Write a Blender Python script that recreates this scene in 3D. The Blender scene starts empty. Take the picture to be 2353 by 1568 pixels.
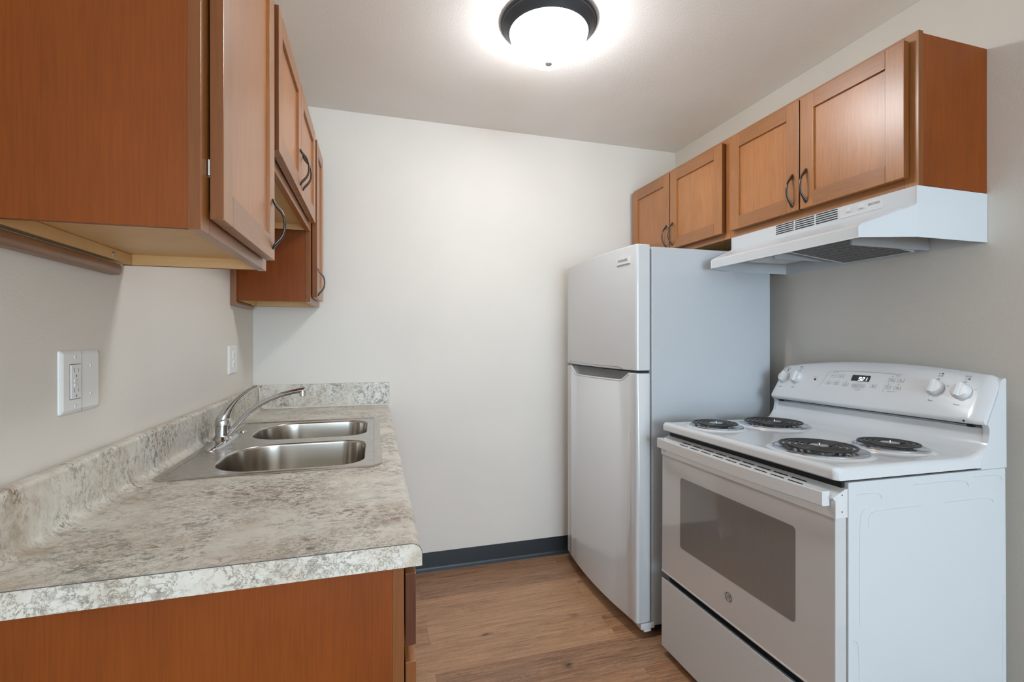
import bpy, bmesh, math, random
from mathutils import Vector, Matrix, Euler

random.seed(7)
PI = math.pi
S = bpy.context.scene
COL = S.collection

# ------------------------------------------------------------------ camera
cam_data = bpy.data.cameras.new('camera')
cam = bpy.data.objects.new('camera', cam_data)
COL.objects.link(cam)
cam_data.sensor_fit = 'HORIZONTAL'
cam_data.sensor_width = 36.0
cam_data.lens = 1089.48 / 2353 * 36.0
cam_data.shift_y = -0.68 / 2353
cam_data.clip_start = 0.02
_yaw, _pit, _rol = math.radians(16.2536), math.radians(-0.0664), math.radians(-0.0515)
_fw = Vector((math.sin(_yaw) * math.cos(_pit), math.cos(_yaw) * math.cos(_pit), math.sin(_pit)))
_rt = Vector((math.cos(_yaw), -math.sin(_yaw), 0))
_up = _rt.cross(_fw)
_r2 = _rt * math.cos(_rol) + _up * math.sin(_rol)
_u2 = -_rt * math.sin(_rol) + _up * math.cos(_rol)
_m = Matrix((_r2, _u2, -_fw)).transposed().to_4x4()
_m.translation = Vector((0.5695, -2.5932, 1.2526))
cam.matrix_world = _m
S.camera = cam

# ------------------------------------------------------------------ world, lights, exposure
W = bpy.data.worlds.new('daylight')
S.world = W
W.use_nodes = True
W.node_tree.nodes['Background'].inputs[0].default_value = (0.80, 0.90, 1.0, 1)
W.node_tree.nodes['Background'].inputs[1].default_value = 1.0

LAMP_STRENGTH = 36.5       # the frosted bowl of the ceiling light
WINDOW_POWER = 160.0        # daylight coming in through the window behind the camera
REAR = -7.0

wl = bpy.data.lights.new('window_daylight', 'AREA')
wl.shape = 'RECTANGLE'; wl.size = 2.1; wl.size_y = 1.9
wl.energy = WINDOW_POWER; wl.color = (0.62, 0.82, 1.0)
wlo = bpy.data.objects.new('window_daylight', wl)
COL.objects.link(wlo)
wlo.location = (1.20, REAR - 0.14, 1.30)
wlo.rotation_euler = (PI / 2, 0, 0)          # faces +y, into the room

S.view_settings.view_transform = 'Standard'
S.view_settings.look = 'None'
S.view_settings.exposure = 0.42
S.view_settings.gamma = 1.0
S.view_settings.use_curve_mapping = False
S.cycles.use_denoising = True
S.cycles.max_bounces = 10
S.cycles.diffuse_bounces = 6
S.cycles.glossy_bounces = 5
S.cycles.sample_clamp_indirect = 6.0
S.cycles.caustics_reflective = False
S.cycles.caustics_refractive = False


# ------------------------------------------------------------------ materials
def nmat(name):
    m = bpy.data.materials.new(name)
    m.use_nodes = True
    nt = m.node_tree
    return m, nt, nt.nodes['Principled BSDF']


def setp(b, **k):
    for key, v in k.items():
        b.inputs[key.replace('_', ' ')].default_value = v


def N(nt, typ, **k):
    n = nt.nodes.new(typ)
    for a, v in k.items():
        setattr(n, a, v)
    return n


def coords(nt, scale=(1, 1, 1), loc=(0, 0, 0), rnd=False):
    tc = N(nt, 'ShaderNodeTexCoord')
    mp = N(nt, 'ShaderNodeMapping')
    mp.inputs['Scale'].default_value = scale
    mp.inputs['Location'].default_value = loc
    if rnd:
        oi = N(nt, 'ShaderNodeObjectInfo')
        mu = N(nt, 'ShaderNodeMath', operation='MULTIPLY')
        mu.inputs[1].default_value = 9.0
        nt.links.new(oi.outputs['Random'], mu.inputs[0])
        ad = N(nt, 'ShaderNodeVectorMath', operation='ADD')
        nt.links.new(tc.outputs['Object'], ad.inputs[0])
        nt.links.new(mu.outputs[0], ad.inputs[1])
        nt.links.new(ad.outputs[0], mp.inputs['Vector'])
    else:
        nt.links.new(tc.outputs['Object'], mp.inputs['Vector'])
    return mp.outputs[0]


def noise(nt, vec, scale, detail=4, rough=0.5, dist=0.0):
    n = N(nt, 'ShaderNodeTexNoise')
    n.inputs['Scale'].default_value = scale
    n.inputs['Detail'].default_value = detail
    n.inputs['Roughness'].default_value = rough
    n.inputs['Distortion'].default_value = dist
    nt.links.new(vec, n.inputs['Vector'])
    return n.outputs['Fac']


def ramp(nt, fac, stops):
    r = N(nt, 'ShaderNodeValToRGB')
    el = r.color_ramp.elements
    while len(el) < len(stops):
        el.new(0.5)
    for e, (p, c) in zip(el, stops):
        e.position = p
        e.color = (c[0], c[1], c[2], 1) if len(c) == 3 else c
    nt.links.new(fac, r.inputs[0])
    return r.outputs[0]


def mix(nt, fac, a, b, mode='MIX'):
    m = N(nt, 'ShaderNodeMix', data_type='RGBA', blend_type=mode)
    for sock, v in ((m.inputs[0], fac), (m.inputs[6], a), (m.inputs[7], b)):
        if hasattr(v, 'is_linked') or hasattr(v, 'links'):
            nt.links.new(v, sock)
        elif isinstance(v, (int, float)):
            sock.default_value = v
        else:
            sock.default_value = (*v, 1)
    return m.outputs[2]


def bump(nt, b, h, strength, dist=0.001):
    n = N(nt, 'ShaderNodeBump')
    n.inputs['Strength'].default_value = strength
    n.inputs['Distance'].default_value = dist
    nt.links.new(h, n.inputs['Height'])
    nt.links.new(n.outputs[0], b.inputs['Normal'])


def plain(name, col, rough=0.5, metal=0.0, coat=0.0, spec=0.5, coat_rough=0.05):
    m, nt, b = nmat(name)
    b.inputs['Base Color'].default_value = (*col, 1)
    b.inputs['Roughness'].default_value = rough
    b.inputs['Metallic'].default_value = metal
    b.inputs['Coat Weight'].default_value = coat
    b.inputs['Coat Roughness'].default_value = coat_rough
    b.inputs['Specular IOR Level'].default_value = spec
    return m


def paint(name, col, bscale, bstr, rough=0.6):
    m, nt, b = nmat(name)
    v = coords(nt)
    f = noise(nt, v, 2.5, 2)
    c = ramp(nt, f, [(0.3, [x * 0.975 for x in col]), (0.7, [min(1, x * 1.02) for x in col])])
    nt.links.new(c, b.inputs['Base Color'])
    b.inputs['Roughness'].default_value = rough
    b.inputs['Specular IOR Level'].default_value = 0.3
    bump(nt, b, noise(nt, v, bscale, 3, 0.55), bstr, 0.002)
    return m


def wood(name, axis, dark, light, rough=0.38, coat=0.5, streak=1.0, spec=0.5):
    m, nt, b = nmat(name)
    sc = {'x': (1.0, 9, 9), 'y': (9, 1.0, 9), 'z': (9, 9, 1.0)}[axis]
    fine = {'x': (9, 260, 260), 'y': (260, 9, 260), 'z': (260, 260, 9)}[axis]
    v = coords(nt, sc, rnd=True)
    v2 = coords(nt, fine, rnd=True)
    v3 = coords(nt, (5.0, 5.0, 3.4), rnd=True)
    f1 = noise(nt, v, 1.0, 4, 0.6, 0.6)
    f2 = noise(nt, v2, 1.0, 3, 0.6)
    f3 = noise(nt, v3, 1.0, 3, 0.55)
    mid = [(a + c) / 2 for a, c in zip(dark, light)]
    c1 = ramp(nt, f1, [(0.32, dark), (0.5, mid), (0.72, light)])
    c2 = mix(nt, 0.62, c1, ramp(nt, f3, [(0.3, dark), (0.7, light)]))
    c3 = mix(nt, 0.28 * streak, c2, ramp(nt, f2, [(0.35, [x * 0.55 for x in dark]), (0.6, light)]))
    nt.links.new(c3, b.inputs['Base Color'])
    b.inputs['Roughness'].default_value = rough
    b.inputs['Specular IOR Level'].default_value = spec
    b.inputs['Coat Weight'].default_value = coat
    b.inputs['Coat Roughness'].default_value = 0.30
    bump(nt, b, f2, 0.05, 0.0006)
    return m


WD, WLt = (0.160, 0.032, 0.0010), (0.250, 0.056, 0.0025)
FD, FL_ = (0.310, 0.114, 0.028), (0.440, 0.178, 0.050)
M = {}
M['wall'] = paint('warm_wall_paint', (0.72, 0.68, 0.62), 230, 0.20)
M['ceiling'] = paint('textured_ceiling_paint', (0.85, 0.83, 0.80), 130, 0.50, 0.8)
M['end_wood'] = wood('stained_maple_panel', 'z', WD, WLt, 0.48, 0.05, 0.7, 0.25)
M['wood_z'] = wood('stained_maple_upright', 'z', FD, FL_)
M['wood_y'] = wood('stained_maple_rail', 'y', [x * 0.86 for x in FD], [x * 0.86 for x in FL_])
M['wood_panel'] = wood('stained_maple_door_panel', 'z', [x * 1.10 for x in FD], [x * 1.14 for x in FL_])
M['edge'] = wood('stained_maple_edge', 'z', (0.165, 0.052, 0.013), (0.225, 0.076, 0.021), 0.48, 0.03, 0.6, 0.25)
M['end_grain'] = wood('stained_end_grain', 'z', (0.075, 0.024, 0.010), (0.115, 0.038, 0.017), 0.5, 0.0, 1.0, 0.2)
M['tan'] = wood('raw_maple_underside', 'x', (0.62, 0.375, 0.15), (0.76, 0.50, 0.235), 0.5, 0.1, 0.4)
M['scribe'] = wood('stained_scribe_wood', 'y', (0.21, 0.088, 0.036), (0.28, 0.13, 0.06), 0.35, 0.3)
M['white'] = plain('white_enamel', (0.66, 0.685, 0.71), 0.18, coat=0.5)
M['white_side'] = plain('white_painted_steel', (0.60, 0.635, 0.66), 0.32)
M['white_plastic'] = plain('white_plastic', (0.65, 0.665, 0.675), 0.3)
M['plate'] = plain('white_cover_plate', (0.80, 0.80, 0.79), 0.35)
M['black'] = plain('black_gap', (0.008, 0.008, 0.009), 0.6)
M['ink'] = plain('grey_print', (0.10, 0.10, 0.11), 0.5)
M['dark_ink'] = plain('black_print', (0.02, 0.02, 0.022), 0.5)
M['chrome'] = plain('chrome', (0.60, 0.60, 0.61), 0.06, 1.0)
M['drip'] = plain('drip_pan_chrome', (0.58, 0.60, 0.63), 0.18, 1.0)
M['coil'] = plain('black_coil', (0.035, 0.033, 0.030), 0.45)
M['pull'] = plain('dark_pewter', (0.095, 0.088, 0.082), 0.30, 1.0)
M['bronze'] = plain('dark_bronze_ring', (0.055, 0.062, 0.072), 0.38, 0.6)
M['finial'] = plain('brushed_nickel', (0.45, 0.42, 0.39), 0.35, 0.9)
M['vinyl'] = plain('charcoal_vinyl', (0.022, 0.027, 0.031), 0.42)
M['caulk'] = plain('white_caulk', (0.72, 0.70, 0.66), 0.5)
M['gasket'] = plain('grey_gasket', (0.20, 0.21, 0.21), 0.6)
M['hood_in'] = plain('hood_inner_grey', (0.42, 0.44, 0.46), 0.35)
M['display'] = plain('display_glass', (0.008, 0.009, 0.008), 0.08, coat=0.5)
M['key_grey'] = plain('grey_keys', (0.48, 0.49, 0.52), 0.4)
M['red'] = plain('red_indicator', (0.10, 0.006, 0.006), 0.25)
M['screw'] = plain('steel_screw', (0.45, 0.44, 0.42), 0.35, 1.0)
M['slot'] = plain('outlet_slots', (0.16, 0.155, 0.15), 0.6)
M['badge'] = plain('pale_badge', (0.64, 0.65, 0.65), 0.25, coat=0.4)

m, nt, b = nmat('frosted_glass_lit')
b.inputs['Base Color'].default_value = (0.9, 0.9, 0.88, 1)
b.inputs['Roughness'].default_value = 0.4
b.inputs['Emission Color'].default_value = (0.975, 0.985, 1.0, 1)
ge = N(nt, 'ShaderNodeNewGeometry')           # emission shaped weaker towards the rim, to hold back glow on the ceiling
sx = N(nt, 'ShaderNodeSeparateXYZ')
nt.links.new(ge.outputs['Normal'], sx.inputs[0])
er_ = N(nt, 'ShaderNodeMapRange')
er_.inputs['From Min'].default_value = 0.0; er_.inputs['From Max'].default_value = -1.0
er_.inputs['To Min'].default_value = LAMP_STRENGTH * 0.42; er_.inputs['To Max'].default_value = LAMP_STRENGTH * 1.30
nt.links.new(sx.outputs['Z'], er_.inputs[0])
nt.links.new(er_.outputs[0], b.inputs['Emission Strength'])
M['bowl'] = m
m, nt, b = nmat('lit_digits')
b.inputs['Base Color'].default_value = (0.9, 0.9, 0.9, 1)
b.inputs['Emission Color'].default_value = (1.0, 0.98, 0.95, 1)
b.inputs['Emission Strength'].default_value = 3.0
M['digits'] = m

# stippled refrigerator side
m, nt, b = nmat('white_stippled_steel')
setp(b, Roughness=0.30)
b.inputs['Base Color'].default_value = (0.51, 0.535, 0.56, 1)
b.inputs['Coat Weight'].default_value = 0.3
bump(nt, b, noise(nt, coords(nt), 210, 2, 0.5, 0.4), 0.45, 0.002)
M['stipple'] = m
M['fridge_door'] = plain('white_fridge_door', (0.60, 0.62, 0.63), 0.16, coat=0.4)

# brushed stainless steel
m, nt, b = nmat('brushed_stainless')
b.inputs['Metallic'].default_value = 1.0
b.inputs['Base Color'].default_value = (0.56, 0.53, 0.49, 1)
f = noise(nt, coords(nt, (30, 700, 700)), 1.0, 3)
rr = N(nt, 'ShaderNodeMapRange')
rr.inputs['To Min'].default_value = 0.20; rr.inputs['To Max'].default_value = 0.34
nt.links.new(f, rr.inputs[0]); nt.links.new(rr.outputs[0], b.inputs['Roughness'])
M['steel'] = m
m, nt, b = nmat('bowl_stainless')
b.inputs['Metallic'].default_value = 1.0
b.inputs['Base Color'].default_value = (0.55, 0.51, 0.46, 1)
b.inputs['Roughness'].default_value = 0.2
bump(nt, b, noise(nt, coords(nt, (60, 60, 900)), 1.0, 2), 0.04, 0.0005)
M['steel_bowl'] = m

# oven window with its dot screen
m, nt, b = nmat('oven_window_glass')
v = coords(nt, (420, 420, 420))
vo = N(nt, 'ShaderNodeTexVoronoi'); vo.inputs['Randomness'].default_value = 0.0
vo.inputs['Scale'].default_value = 1.0
nt.links.new(v, vo.inputs['Vector'])
nt.links.new(ramp(nt, vo.outputs['Distance'], [(0.35, (0.115, 0.110, 0.105)), (0.62, (0.27, 0.26, 0.25))]), b.inputs['Base Color'])
setp(b, Roughness=0.07)
b.inputs['Coat Weight'].default_value = 0.5
M['window'] = m
M['oven_glass'] = plain('white_oven_glass', (0.56, 0.57, 0.575), 0.07, coat=0.6)

# aluminium mesh of the hood filter
m, nt, b = nmat('filter_mesh')
v = coords(nt, (260, 260, 260))
vo = N(nt, 'ShaderNodeTexVoronoi'); vo.inputs['Randomness'].default_value = 0.6
nt.links.new(v, vo.inputs['Vector']); vo.inputs['Scale'].default_value = 1.0
nt.links.new(ramp(nt, vo.outputs['Distance'], [(0.15, (0.42, 0.42, 0.43)), (0.6, (0.045, 0.045, 0.05))]), b.inputs['Base Color'])
setp(b, Roughness=0.35, Metallic=0.6)
bump(nt, b, vo.outputs['Distance'], 0.8, 0.003)
M['filter'] = m

# laminate counter: pale granite print with grey and brown veins
m, nt, b = nmat('granite_print_laminate')
v = coords(nt, (0.80, 1.0, 0.80))
vf = coords(nt, (0.66, 1.0, 0.72), loc=(3.1, 1.7, 0.4))
base = ramp(nt, noise(nt, v, 10, 8, 0.66, 0.3), [(0.30, (0.46, 0.39, 0.30)), (0.42, (0.62, 0.565, 0.48)), (0.56, (0.71, 0.68, 0.61)), (0.8, (0.65, 0.63, 0.57))])
clus = ramp(nt, noise(nt, v, 7.0, 5, 0.65, 0.3), [(0.43, (0, 0, 0)), (0.57, (1, 1, 1))])
clus2 = ramp(nt, noise(nt, vf, 8.0, 5, 0.65, 0.3), [(0.44, (0, 0, 0)), (0.58, (1, 1, 1))])
fleck = ramp(nt, noise(nt, vf, 95, 12, 0.78, 0.2), [(0.505, (0, 0, 0)), (0.545, (1, 1, 1))])
crack = ramp(nt, noise(nt, v, 42, 12, 0.72, 0.4), [(0.470, (0, 0, 0)), (0.494, (1, 1, 1)), (0.518, (0, 0, 0))])
crack2 = ramp(nt, noise(nt, vf, 13, 12, 0.70, 0.5), [(0.487, (0, 0, 0)), (0.498, (1, 1, 1)), (0.509, (0, 0, 0))])
tint = ramp(nt, noise(nt, v, 5, 3), [(0.40, (0.185, 0.105, 0.05)), (0.50, (0.135, 0.112, 0.085)), (0.62, (0.115, 0.112, 0.10))])
c = mix(nt, mix(nt, 1.0, mix(nt, 1.0, fleck, clus, 'MULTIPLY'), (0.85, 0.85, 0.85), 'MULTIPLY'), base, tint)
c = mix(nt, mix(nt, 1.0, crack, clus2, 'MULTIPLY'), c, (0.19, 0.15, 0.105))
c = mix(nt, mix(nt, 0.6, (0, 0, 0), crack2), c, (0.30, 0.25, 0.19))
nt.links.new(c, b.inputs['Base Color'])
setp(b, Roughness=0.34)
bump(nt, b, noise(nt, coords(nt), 420, 2), 0.06, 0.0006)
M['laminate'] = m

# plank floor, boards running across the room
m, nt, b = nmat('wood_plank_floor')
tc = N(nt, 'ShaderNodeTexCoord')
mp = N(nt, 'ShaderNodeMapping'); mp.inputs['Location'].default_value = (0.43, 0.104, 0)
nt.links.new(tc.outputs['Object'], mp.inputs['Vector'])
br = N(nt, 'ShaderNodeTexBrick')
br.offset = 0.37; br.offset_frequency = 2
br.inputs['Scale'].default_value = 1.0
br.inputs['Mortar Size'].default_value = 0.0008
br.inputs['Mortar Smooth'].default_value = 0.2
br.inputs['Brick Width'].default_value = 1.22
br.inputs['Row Height'].default_value = 0.1765
br.inputs['Color1'].default_value = (0, 0, 0, 1)
br.inputs['Color2'].default_value = (1, 1, 1, 1)
br.inputs['Mortar'].default_value = (0.5, 0.5, 0.5, 1)
nt.links.new(mp.outputs[0], br.inputs['Vector'])
wv = N(nt, 'ShaderNodeVectorMath', operation='SCALE'); wv.inputs['Scale'].default_value = 7.0
nt.links.new(br.outputs['Color'], wv.inputs[0])
ad = N(nt, 'ShaderNodeVectorMath', operation='ADD')
nt.links.new(tc.outputs['Object'], ad.inputs[0]); nt.links.new(wv.outputs[0], ad.inputs[1])
gm = N(nt, 'ShaderNodeMapping'); gm.inputs['Scale'].default_value = (1.5, 11, 1)
nt.links.new(ad.outputs[0], gm.inputs['Vector'])
g1 = noise(nt, gm.outputs[0], 1.6, 6, 0.62, 1.4)
gm2 = N(nt, 'ShaderNodeMapping'); gm2.inputs['Scale'].default_value = (5, 120, 1)
nt.links.new(ad.outputs[0], gm2.inputs['Vector'])
g2 = noise(nt, gm2.outputs[0], 1.0, 3, 0.6)
gm3 = N(nt, 'ShaderNodeMapping'); gm3.inputs['Scale'].default_value = (4.4, 8.5, 1)
nt.links.new(ad.outputs[0], gm3.inputs['Vector'])
kn = N(nt, 'ShaderNodeTexVoronoi'); kn.inputs['Scale'].default_value = 1.0
kd_n = N(nt, 'ShaderNodeTexNoise'); kd_n.inputs['Scale'].default_value = 5.0; kd_n.inputs['Detail'].default_value = 5.0
nt.links.new(gm3.outputs[0], kd_n.inputs['Vector'])
kd_s = N(nt, 'ShaderNodeVectorMath', operation='MULTIPLY_ADD'); kd_s.inputs[1].default_value = (0.30, 0.30, 0.0)
nt.links.new(kd_n.outputs['Color'], kd_s.inputs[0]); nt.links.new(gm3.outputs[0], kd_s.inputs[2])
nt.links.new(kd_s.outputs[0], kn.inputs['Vector'])
kd = kn.outputs['Distance']
kw = ramp(nt, kd, [(0.0, (1, 1, 1)), (0.34, (0, 0, 0))])
rg_ = N(nt, 'ShaderNodeMath', operation='MULTIPLY_ADD')     # knots bend the grain round them
sep = N(nt, 'ShaderNodeSeparateColor'); nt.links.new(kw, sep.inputs[0])
nt.links.new(sep.outputs[0], rg_.inputs[0]); rg_.inputs[1].default_value = 0.16; nt.links.new(g1, rg_.inputs[2])
wave = N(nt, 'ShaderNodeMath', operation='SINE')
wm = N(nt, 'ShaderNodeMath', operation='MULTIPLY'); wm.inputs[1].default_value = 95.0
nt.links.new(rg_.outputs[0], wm.inputs[0]); nt.links.new(wm.outputs[0], wave.inputs[0])
wr = N(nt, 'ShaderNodeMapRange'); wr.inputs['From Min'].default_value = -1.0; wr.inputs['To Min'].default_value = 0.0
nt.links.new(wave.outputs[0], wr.inputs[0])
c = ramp(nt, g1, [(0.33, (0.12, 0.054, 0.028)), (0.41, (0.31, 0.150, 0.076)), (0.54, (0.50, 0.270, 0.142)), (0.70, (0.58, 0.35, 0.20))])
c = mix(nt, 0.60, c, ramp(nt, br.outputs['Color'], [(0.12, (0.215, 0.120, 0.080)), (0.45, (0.42, 0.205, 0.105)), (0.85, (0.66, 0.40, 0.225))]))
gm4 = N(nt, 'ShaderNodeMapping'); gm4.inputs['Scale'].default_value = (2.2, 34, 1)
nt.links.new(ad.outputs[0], gm4.inputs['Vector'])
c = mix(nt, mix(nt, 0.75, (0, 0, 0), ramp(nt, noise(nt, gm4.outputs[0], 1.3, 5, 0.6, 0.8), [(0.60, (0, 0, 0)), (0.70, (1, 1, 1))])), c, (0.115, 0.052, 0.028))
c = mix(nt, 0.30, c, ramp(nt, g2, [(0.40, (0.15, 0.070, 0.036)), (0.58, (0.60, 0.35, 0.19))]))
c = mix(nt, 0.16, c, ramp(nt, wr.outputs[0], [(0.2, (0.16, 0.075, 0.038)), (0.7, (0.58, 0.34, 0.19))]))
kf = ramp(nt, kd, [(0.04, (0.9, 0.9, 0.9)), (0.085, (0.35, 0.35, 0.35)), (0.17, (0, 0, 0))])
c = mix(nt, kf, c, (0.055, 0.024, 0.012))
sm = N(nt, 'ShaderNodeMath', operation='MULTIPLY'); sm.inputs[1].default_value = 0.55
nt.links.new(br.outputs['Fac'], sm.inputs[0])
c = mix(nt, sm.outputs[0], c, (0.11, 0.05, 0.025))
nt.links.new(c, b.inputs['Base Color'])
setp(b, Roughness=0.36)
bump(nt, b, g2, 0.06, 0.001)
M['floor'] = m


# ------------------------------------------------------------------ mesh helpers
class B:
    """collects shapes into one mesh"""
    def __init__(self):
        self.bm = bmesh.new()

    def _mark(self):
        return set(self.bm.faces)

    def _mat(self, old, mi):
        if mi:
            for f in self.bm.faces:
                if f not in old:
                    f.material_index = mi

    def box(self, x0, x1, y0, y1, z0, z1, bev=0.0, mi=0, seg=2):
        old = self._mark()
        r = bmesh.ops.create_cube(self.bm, size=1.0)
        vs = r['verts']
        for v in vs:
            v.co = Vector(((x0 + x1) / 2 + v.co.x * (x1 - x0), (y0 + y1) / 2 + v.co.y * (y1 - y0), (z0 + z1) / 2 + v.co.z * (z1 - z0)))
        if bev:
            es = {e for v in vs for e in v.link_edges}
            bmesh.ops.bevel(self.bm, geom=list(es), offset=bev, segments=seg, affect='EDGES', profile=0.5)
        self._mat(old, mi)
        return self

    def prism(self, pts, axis, a, b, bev=0.0, mi=0, seg=2):
        """closed 2-D outline run along an axis; the two other axes keep xyz order"""
        old = self._mark()
        def P(p, t):
            return {'x': (t, p[0], p[1]), 'y': (p[0], t, p[1]), 'z': (p[0], p[1], t)}[axis]
        va = [self.bm.verts.new(P(p, a)) for p in pts]
        vb = [self.bm.verts.new(P(p, b)) for p in pts]
        n = len(pts)
        fs = [self.bm.faces.new(va), self.bm.faces.new(vb[::-1])]
        for i in range(n):
            fs.append(self.bm.faces.new((va[i], vb[i], vb[(i + 1) % n], va[(i + 1) % n])))
        bmesh.ops.recalc_face_normals(self.bm, faces=fs)
        if bev:
            es = [e for e in set(fs[0].edges) | set(fs[1].edges)]
            bmesh.ops.bevel(self.bm, geom=es, offset=bev, segments=seg, affect='EDGES', profile=0.5)
        self._mat(old, mi)
        return self

    def lathe(self, prof, center=(0, 0, 0), axis=Vector((0, 0, 1)), seg=48, mi=0, squash=1.0):
        """profile of (radius, height) turned about an axis"""
        old = self._mark()
        q = Vector((0, 0, 1)).rotation_difference(Vector(axis).normalized())
        rings = []
        for r, h in prof:
            if r < 1e-6:
                rings.append([self.bm.verts.new(Vector(center) + q @ Vector((0, 0, h)))])
            else:
                rings.append([self.bm.verts.new(Vector(center) + q @ Vector((r * math.cos(2 * PI * k / seg) * squash, r * math.sin(2 * PI * k / seg), h))) for k in range(seg)])
        for A, C in zip(rings, rings[1:]):
            for k in range(seg):
                a0, a1 = A[k % len(A)], A[(k + 1) % len(A)]
                c0, c1 = C[k % len(C)], C[(k + 1) % len(C)]
                vs = []
                for v in (a0, a1, c1, c0):
                    if v not in vs:
                        vs.append(v)
                if len(vs) > 2:
                    self.bm.faces.new(vs)
        new = [f for f in self.bm.faces if f not in old]
        bmesh.ops.recalc_face_normals(self.bm, faces=new)
        self._mat(old, mi)
        return self

    def sweep(self, pts, wh, ref=Vector((0, 1, 0)), seg=12, mi=0, power=2.0, closed=False):
        """elliptic section (w along ref, h across) carried along points"""
        old = self._mark()
        pts = [Vector(p) for p in pts]
        n = len(pts)
        if not isinstance(wh, list):
            wh = [wh] * n
        rings = []
        for i, p in enumerate(pts):
            if closed:
                t = (pts[(i + 1) % n] - pts[i - 1]).normalized()
            else:
                t = (pts[min(i + 1, n - 1)] - pts[max(i - 1, 0)]).normalized()
            a = (ref - t * ref.dot(t)).normalized()
            c = t.cross(a)
            w, h = wh[i]
            ring = []
            for k in range(seg):
                th = 2 * PI * k / seg
                ct, st = math.cos(th), math.sin(th)
                ring.append(self.bm.verts.new(p + a * (math.copysign(abs(ct) ** (2 / power), ct) * w) + c * (math.copysign(abs(st) ** (2 / power), st) * h)))
            rings.append(ring)
        prs = list(zip(rings, rings[1:]))
        if closed:
            prs.append((rings[-1], rings[0]))
        for A, C in prs:
            for k in range(seg):
                self.bm.faces.new((A[k], A[(k + 1) % seg], C[(k + 1) % seg], C[k]))
        if not closed:
            self.bm.faces.new(rings[0][::-1]); self.bm.faces.new(rings[-1])
        new = [f for f in self.bm.faces if f not in old]
        bmesh.ops.recalc_face_normals(self.bm, faces=new)
        self._mat(old, mi)
        return self

    def grid(self, rows, mi=0, close_rows=False):
        old = self._mark()
        R = [[self.bm.verts.new(p) for p in row] for row in rows]
        for A, C in zip(R, R[1:]):
            n = len(A)
            for k in range(n if close_rows else n - 1):
                self.bm.faces.new((A[k], A[(k + 1) % n], C[(k + 1) % n], C[k]))
        self._mat(old, mi)
        return R

    def edge_faces(self, mi, axis=1):
        """gives the narrow edge faces along an axis their own material slot"""
        self.bm.normal_update()
        for f in self.bm.faces:
            if abs(f.normal[axis]) > 0.9:
                f.material_index = mi
        return self

    def quad(self, pts, mi=0):
        f = self.bm.faces.new([self.bm.verts.new(p) for p in pts])
        f.material_index = mi
        return self

    def thicken(self, t):
        bmesh.ops.recalc_face_normals(self.bm, faces=self.bm.faces[:])
        bmesh.ops.solidify(self.bm, geom=self.bm.faces[:], thickness=t)
        return self

    def text(self, s, size, origin, xdir, ydir, depth=0.0003, align='CENTER', mi=0, squeeze=1.0, shear=0.0):
        old = self._mark()
        cu = bpy.data.curves.new('lettering', 'FONT')
        cu.body = s; cu.size = size; cu.align_x = align; cu.align_y = 'CENTER'
        cu.resolution_u = 2; cu.shear = shear
        to = bpy.data.objects.new('lettering', cu)
        COL.objects.link(to)
        dg = bpy.context.evaluated_depsgraph_get()
        me = bpy.data.meshes.new_from_object(to.evaluated_get(dg))
        tmp = bmesh.new(); tmp.from_mesh(me)
        xd, yd = Vector(xdir).normalized(), Vector(ydir).normalized()
        zd = xd.cross(yd)
        mp_ = {}
        for v in tmp.verts:
            mp_[v] = self.bm.verts.new(Vector(origin) + xd * v.co.x * squeeze + yd * v.co.y + zd * depth)
        for f in tmp.faces:
            try:
                self.bm.faces.new([mp_[v] for v in f.verts])
            except ValueError:
                pass
        tmp.free()
        COL.objects.unlink(to)
        bpy.data.objects.remove(to); bpy.data.curves.remove(cu); bpy.data.meshes.remove(me)
        self._mat(old, mi)
        return self

    def obj(self, name, mats, parent=None, smooth=35, root=None, local=False, label=None):
        """links the collected shapes as one object; built in world space unless local"""
        me = bpy.data.meshes.new(name)
        off = Vector((0, 0, 0))
        if parent is not None and not local:
            p = parent
            while p is not None:
                off += p.location
                p = p.parent
        if off.length:
            bmesh.ops.translate(self.bm, verts=self.bm.verts[:], vec=-off)
        self.bm.to_mesh(me); self.bm.free()
        for f in me.polygons:
            f.use_smooth = True
        me.set_sharp_from_angle(angle=math.radians(smooth))
        for mm in (mats if isinstance(mats, (list, tuple)) else [mats]):
            me.materials.append(M[mm] if isinstance(mm, str) else mm)
        o = bpy.data.objects.new(name, me)
        COL.objects.link(o)
        if len(me.polygons) < 4000:
            wn = o.modifiers.new('face_weighted_normals', 'WEIGHTED_NORMAL')
            wn.keep_sharp = True
            wn.weight = 100
        if parent is not None:
            o.parent = parent
        if label:
            o['label'] = label
        return o


def thing(name, label, cat, loc=(0, 0, 0), group=None):
    o = bpy.data.objects.new(name, None)
    o.empty_display_size = 0.1
    COL.objects.link(o)
    o.location = loc
    o['label'] = label; o['category'] = cat
    if group:
        o['group'] = group
    return o


def structure(o):
    o['kind'] = 'structure'
    return o


def subtract(o, cutter):
    """cuts the second mesh out of the first and removes the cutter"""
    md = o.modifiers.new('cut', 'BOOLEAN')
    md.object = cutter; md.operation = 'DIFFERENCE'; md.solver = 'EXACT'
    bpy.context.view_layer.update()
    dg = bpy.context.evaluated_depsgraph_get()
    me = bpy.data.meshes.new_from_object(o.evaluated_get(dg))
    o.modifiers.clear()
    old = o.data
    o.data = me
    me.name = old.name
    bpy.data.meshes.remove(old)
    cm = cutter.data
    bpy.data.objects.remove(cutter); bpy.data.meshes.remove(cm)
    for f in me.polygons:
        f.use_smooth = True
    me.set_sharp_from_angle(angle=math.radians(30))


def arc(cx, cy, r, a0, a1, n=6):
    return [(cx + r * math.cos(math.radians(a0 + (a1 - a0) * k / n)), cy + r * math.sin(math.radians(a0 + (a1 - a0) * k / n))) for k in range(n + 1)]


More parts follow.
